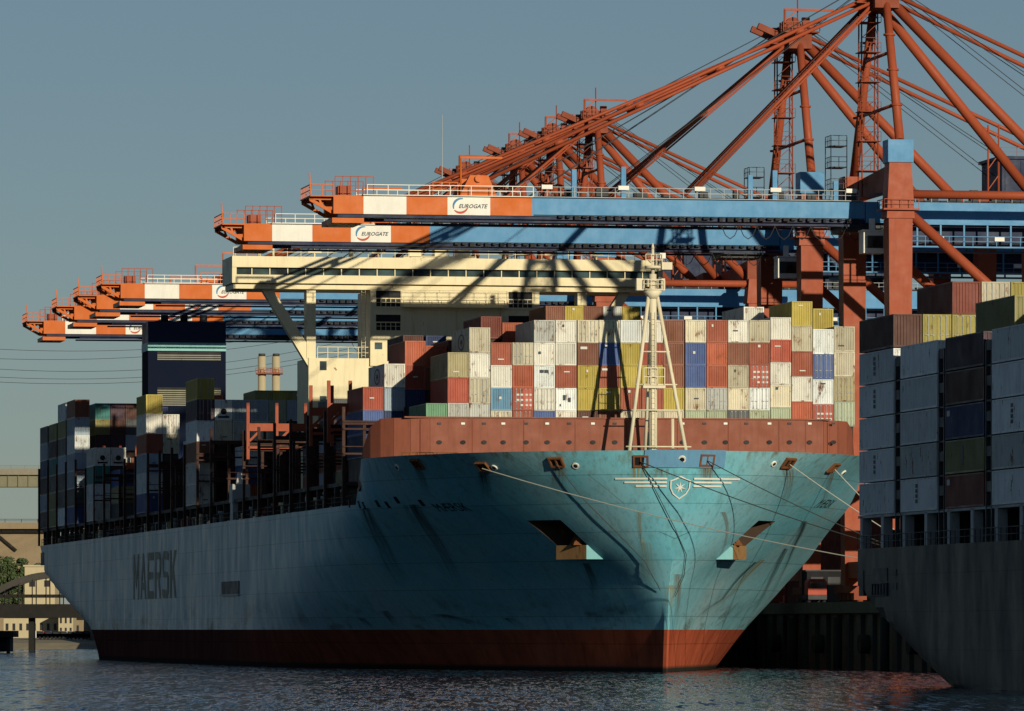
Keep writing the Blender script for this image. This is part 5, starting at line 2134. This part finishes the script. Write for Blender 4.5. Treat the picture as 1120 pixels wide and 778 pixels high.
for i, (cn, cc) in enumerate(CARC):
    x = at(42 + i * 8.5, 0, 1560)[0]
    zc_ = 2.3
    O = (x, 1560, zc_)
    r = thing('parked_van', CARL[i], 'van', O, 0, 'vans parked along the far bank')
    m = paint(f'{cn} van paint', cc, 0.35, 0.1, 0, 0.1)
    mb = MB()
    mb.prism([(-2.4, .35), (2.4, .35), (2.4, 1.2), (1.7, 1.35), (1.1, 2.0), (-2.4, 2.1)], -.9, .9)
    mb.build('body', m, r)
    MB().prism([(1.05, 1.4), (1.55, 1.4), (1.05, 1.9), (-.2, 1.9), (-.2, 1.4)], -.93, -.905).build('window', WINK, r)
    for e in (-1.5, 1.5):
        MB().tube((e, -.95, .35), (e, .95, .35), .36, 10).build('wheel', BLACK, r)
# dark landing stage at the left edge
x0, z0 = at(-40, 716, 1240); x1, z1 = at(16, 690, 1240)
O = ((x0 + x1) / 2, 1240, 0)
lst = thing('landing_stage', 'dark timber landing stage at the left edge of the water', 'landing stage', O)
MB().box(x0, x1, 1236, 1250, z1 - 1.3, z1).build('platform', DARKW, lst, off=O)
MB().box(x0, x1 - 1, 1240, 1249, .3, z1 - 1.31).build('dark_timbering', BLACK, lst, off=O)
for k in range(5):
    x = x0 + (x1 - x0) * (k + .5) / 5
    MB().tube((x, 1237, -3), (x, 1237, z1 - 1.31), .35, 8).build('pile', DARKW, lst, off=O)
# trees
LEAF = leaf_mat('tree leaves', (0.035, 0.055, 0.018))
BARK = paint('bark', (0.07, 0.05, 0.035), 0.9, 0.3, 0, 0.2)


def tree(px, pyt, Y, w, lab, seed):
    r_ = random.Random(seed)
    x, zt = at(px, pyt, Y)
    g = 3.0
    h = zt - g
    O = (x, Y, g)
    r = thing('broadleaf_tree', lab, 'tree', O, 0, 'trees on the far bank')
    tr = MB()
    tr.tube((0, 0, 0), (0, 0, h * .6), .5, 7, 0, .2)
    mb = MB()
    for k in range(26):
        a = r_.uniform(0, 2 * math.pi)
        rr = w * math.sqrt(r_.random())
        zc_ = h * r_.uniform(.3, .92)
        c = Vector((rr * math.cos(a), rr * math.sin(a) * .7, zc_))
        if k < 8:
            tr.tube((0, 0, h * .4), tuple(c), .16, 5, 0, .05)
        cr = w * r_.uniform(.22, .4)
        for i in range(70):
            d = Vector((r_.gauss(0, 1), r_.gauss(0, 1), r_.gauss(0, .8)))
            p = c + d.normalized() * cr * r_.uniform(.5, 1.0)
            u = Vector((r_.uniform(-1, 1), r_.uniform(-1, 1), r_.uniform(-1, 1))).normalized() * r_.uniform(.25, .6)
            v = u.orthogonal().normalized() * r_.uniform(.2, .5)
            b = len(mb.v)
            mb.v += [tuple(p - u), tuple(p + v), tuple(p + u), tuple(p - v)]
            mb.face((b, b + 1, b + 2, b + 3))
    tr.build('trunk', BARK, r)
    mb.build('crown', LEAF, r)


for i, (px, pyt, w, lab) in enumerate(((-8, 606, 5.5, 'dark leafy tree at the very left edge of photo'), (8, 603, 5.5, 'dark leafy tree second from the left edge'),
                                       (22, 607, 5, 'dark leafy tree in the middle behind the cream block'), (35, 608, 5, 'dark leafy tree right beside the blue stern'),
                                       (50, 610, 5, 'dark leafy tree hidden mostly behind the blue stern'))):
    tree(px, pyt, 1900, w, lab, 40 + i)
# twin chimney
Yc = 2200.0
ch = thing('twin_chimney', 'pair of cream steel chimneys joined by a red ring platform', 'chimney', (at(295, 0, Yc)[0], Yc, 3))
Oc = (at(295, 0, Yc)[0], Yc, 3)
for px in (286.5, 302):
    x, zt = at(px, 390, Yc)
    r = 4.4 / F_PX * Yc
    s1 = MB().tube((x, Yc, 3), (x, Yc, zt), r, 18).build('stack', CREAMW, ch, off=Oc)
    MB().tube((x, Yc, zt + .01), (x, Yc, zt + 1.0), r * .85, 18).build('flue', DGREY, s1, off=Oc)
xa, zp = at(280, 408, Yc)
xb = at(309, 408, Yc)[0]
mb = MB().box(xa, xb, Yc - 3.4, Yc + 3.4, zp - .5, zp)
mb.rail((xa, Yc - 3.3, zp), (xb, Yc - 3.3, zp), 1.6, 1.2, .12)
mb.build('ring_platform', CRED, ch, off=Oc)
# power lines
WIRE = paint('power line steel', (0.06, 0.065, 0.065), 0.6, 0, 0, 0)
wl = [((-120, 372), (420, 345), 26, 'uppermost thin power line sagging across the sky at left'), ((-120, 385), (420, 352), 24, 'second power line from the top in left sky'),
      ((-120, 392), (420, 362), 30, 'third power line from the top in left sky'), ((-120, 402), (420, 372), 28, 'fourth power line from the top in left sky'),
      ((-120, 408), (420, 378), 27, 'lowest power line sagging above the stern stacks')]
Yw = 2000.0
for (pa, pb, sg_, lab) in wl:
    a, b = at(*pa, Yw), at(*pb, Yw + 300)
    mb = MB().path(sag((a[0], Yw, a[1]), (b[0], Yw + 300, b[1]), sg_ / F_PX * Yw, 24), .085, 5)
    o = mb.build('power_line', WIRE)
    tag(o, lab, 'power line', 'power lines behind the ship')
for px, Yp, lab in ((-120, Yw, 'lattice pylon outside the left edge carrying power lines'), (420, Yw + 300, 'lattice pylon hidden behind the bridge tower')):
    x, zt = at(px, 340, Yp)
    O = (x, Yp, 3)
    py_ = thing('pylon', lab, 'pylon', O)
    mb = MB()
    for a in (-1, 1):
        for b in (-1, 1):
            mb.beam((x + a * 5, Yp + b * 5, 3), (x + a * .8, Yp + b * .8, zt + 6), .35, .35)
    for i in range(12):
        t0, t1 = i / 12, (i + 1) / 12
        w0, w1 = 5 - 4.2 * t0, 5 - 4.2 * t1
        h0, h1 = 3 + (zt + 3) * t0, 3 + (zt + 3) * t1
        mb.beam((x - w0, Yp - w0, h0), (x + w1, Yp - w1, h1), .2, .2)
        mb.beam((x + w0, Yp - w0, h0), (x - w1, Yp - w1, h1), .2, .2)
    mb.build('tower', DGREY, py_, off=O)
    mb = MB()
    for pz in ((372, 385, 402) if px < 0 else (345, 362, 378)):
        z = at(px, pz, Yp)[1]
        mb.beam((x - 8, Yp, z + 1), (x + 8, Yp, z + 1), .4, .5)
    mb.build('cross_arm', DGREY, py_, off=O)
print('containers', N_CONT)

# ------------------------------------------------------------------ rust runs on the bow (thin stain sheets with ragged alpha)
def stain_mat(name, c, dens):
    m, nt, b = nodes_of(name)
    tc = N(nt, 'ShaderNodeTexCoord')
    uv = tc.outputs['UV']
    sep = N(nt, 'ShaderNodeSeparateXYZ')
    nt.links.new(uv, sep.inputs[0])
    oi = N(nt, 'ShaderNodeObjectInfo')
    off = N(nt, 'ShaderNodeVectorMath', operation='SCALE')
    off.inputs[0].default_value = (37.0, 91.0, 53.0)
    nt.links.new(oi.outputs['Random'], off.inputs['Scale'])
    n = noise(nt, uv, 6.0, 1.6, 0.16, 1, detail=6, rough=0.7, offset=off.outputs[0])
    side = N(nt, 'ShaderNodeMath', operation='PINGPONG')
    side.inputs[1].default_value = 0.5
    nt.links.new(sep.outputs[0], side.inputs[0])
    a1 = N(nt, 'ShaderNodeMath', operation='MULTIPLY')
    nt.links.new(ramp(nt, side.outputs[0], 0.02, 0.3), a1.inputs[0])
    nt.links.new(ramp(nt, sep.outputs[1], 1.0, 0.1), a1.inputs[1])
    a2 = N(nt, 'ShaderNodeMath', operation='MULTIPLY')
    nt.links.new(a1.outputs[0], a2.inputs[0])
    nt.links.new(ramp(nt, n, 0.38, 0.68, 0, dens), a2.inputs[1])
    b.inputs['Base Color'].default_value = (*c, 1)
    b.inputs['Roughness'].default_value = 0.8
    b.inputs['Specular IOR Level'].default_value = 0.1
    nt.links.new(a2.outputs[0], b.inputs['Alpha'])
    return m


STAIN = stain_mat('rust run', (0.17, 0.10, 0.035), 0.95)
STAIN_Y = stain_mat('yellow rust run', (0.30, 0.22, 0.06), 0.9)
ALGAE = stain_mat('dark scrape', (0.02, 0.028, 0.018), 1.0)


def stain(path, width, mat, n=14):
    """a sheet laid along a path of photo points on the hull"""
    P = [ray_hull(*p) for p in path]
    if any(p is None for p in P):
        return
    P = [Vector(p) for p in P]
    verts, faces, uvs = [], [], []
    for i in range(n + 1):
        t = i / n * (len(P) - 1)
        k = min(int(t), len(P) - 2)
        c = P[k].lerp(P[k + 1], t - k)
        for j in range(5):
            w = (j / 4 - .5) * width
            z = c.z
            sg = 1 if c.x >= 0 else -1
            s_ = c.y + w * (.8 if abs(c.x) > 6 else .25)
            b_ = hull_b(max(s_, s0f(z) + .05), z) if abs(c.x) > 3 else None
            if b_ is None:
                x = c.x + w
                s_ = hull_s(abs(x), z)
                b_ = abs(x)
                sg = 1 if x >= 0 else -1
            nn, uu, ww = hull_frame(sg * b_, s_, z)
            q = Vector((sg * b_, s_, z)) + nn * .035
            verts.append(tuple(q))
            uvs.append((j / 4, i / n))
    for i in range(n):
        for j in range(4):
            a = i * 5 + j
            faces.append((a, a + 1, a + 6, a + 5))
    me = bpy.data.meshes.new('rust_run')
    me.from_pydata(verts, [], faces)
    ul = me.uv_layers.new(name='UVMap')
    for lp in me.loops:
        ul.data[lp.index].uv = uvs[lp.vertex_index]
    me.materials.append(mat)
    me.polygons.foreach_set('use_smooth', [True] * len(faces))
    link('rust_run', me, HULL)


for p, w, m in ((((700, 511), (702, 545)), 2.6, STAIN_Y), (((725, 513), (727, 532)), 3.5, STAIN), (((774, 511), (772, 540)), 2.2, STAIN), (((610, 512), (612, 545)), 2.4, STAIN),
                (((861, 513), (854, 560)), 2.4, STAIN), (((910, 517), (897, 560)), 2.6, STAIN), (((528, 516), (534, 548)), 2.4, ALGAE), (((458, 513), (468, 540)), 2.2, ALGAE),
                (((834, 612), (800, 650), (758, 684)), 3.4, STAIN_Y), (((826, 615), (790, 655), (752, 686)), 2.0, ALGAE), (((735, 640), (730, 686)), 1.4, STAIN_Y),
                (((742, 628), (738, 686)), 1.6, STAIN), (((640, 616), (652, 660)), 2.2, ALGAE), (((480, 672), (540, 687)), 6.0, ALGAE), (((420, 668), (436, 687)), 4.0, ALGAE),
                (((395, 676), (408, 687)), 4.0, ALGAE), (((556, 676), (572, 687)), 4.0, ALGAE), (((790, 560), (768, 640)), 3.0, STAIN), (((880, 570), (838, 660)), 3.4, ALGAE),
                (((860, 600), (815, 684)), 3.6, ALGAE), (((700, 560), (712, 640)), 1.6, STAIN_Y), (((450, 552), (500, 640)), 5.0, ALGAE), (((400, 556), (440, 640)), 6.0, ALGAE)):
    stain(p, w, m)

# ------------------------------------------------------------------ terminal shed landward of the cranes, kiosk on the quay
sh_ = thing('terminal_shed', 'long dark terminal shed on the quay glimpsed between crane legs under the flare', 'shed', W(78, 120, QZ), TH)
MB().box(0, 30, -180, 420, 0, 15).build('wall', paint('shed cladding', (0.03, 0.022, 0.02), 0.7, 0.3, 0.2, 0.3), sh_)
MB().prism([(-1, 15.01), (31, 15.01), (15, 18.5)], -181, 421).build('roof', DGREY, sh_)
for k in range(24):
    MB().box(-.12, -.02, -170 + k * 24, -160 + k * 24, 0, 6.5).build('roller_door', CRED_D, sh_)
kx, ky = 41.0, 96.0
ki = thing('switchgear_kiosk', 'black switchgear kiosk on the quay beside the nearest crane leg', 'kiosk', W(kx, ky, QZ), TH)
MB().box(-3.5, 3.5, -1.5, 1.5, .2, 4.3).build('cabinet', paint('kiosk black', (0.012, 0.012, 0.016), 0.7, 0.2, 0, 0.1), ki)
MB().box(-3.7, 3.7, -1.7, 1.7, 4.31, 4.5).build('roof', DGREY, ki)
MB().box(-3.6, 3.6, -1.6, 1.6, 0, .19).build('plinth', CONC, ki)
for e in (-2.2, 0, 2.2):
    MB().box(e - .8, e + .8, -1.56, -1.51, .5, 3.6).build('door', DGREY, ki)
for i, (x, y, c, lab) in enumerate(((37.2, 90, (0.38, 0.06, 0.03), 'small red quay tractor parked under the bow flare'), (44, 60, (0.45, 0.10, 0.03), 'orange quay tractor near the nearest crane leg'))):
    q = thing('quay_tractor', lab, 'tractor', W(x, y, QZ), TH)
    m_ = paint(f'tractor paint {i}', c, 0.45, 0.2, 0.1, 0.2)
    MB().box(-1.2, 1.2, -2.8, 2.8, .7, 1.3).build('chassis', DGREY, q)
    MB().prism([(-1.2, 1.31), (1.2, 1.31), (1.2, 2.9), (.9, 3.3), (-.9, 3.3), (-1.2, 2.9)], -2.7, -.6).build('cab', m_, q)
    MB().box(-1.0, 1.0, -2.76, -2.71, 2.1, 2.9).build('windscreen', GLASS, q)
    for sx in (-1, 1):
        for sy in (-1.8, 1.6, 2.5):
            MB().tube((sx * .75, sy, .5), (sx * 1.2, sy, .5), .5, 12).build('wheel', BLACK, q)
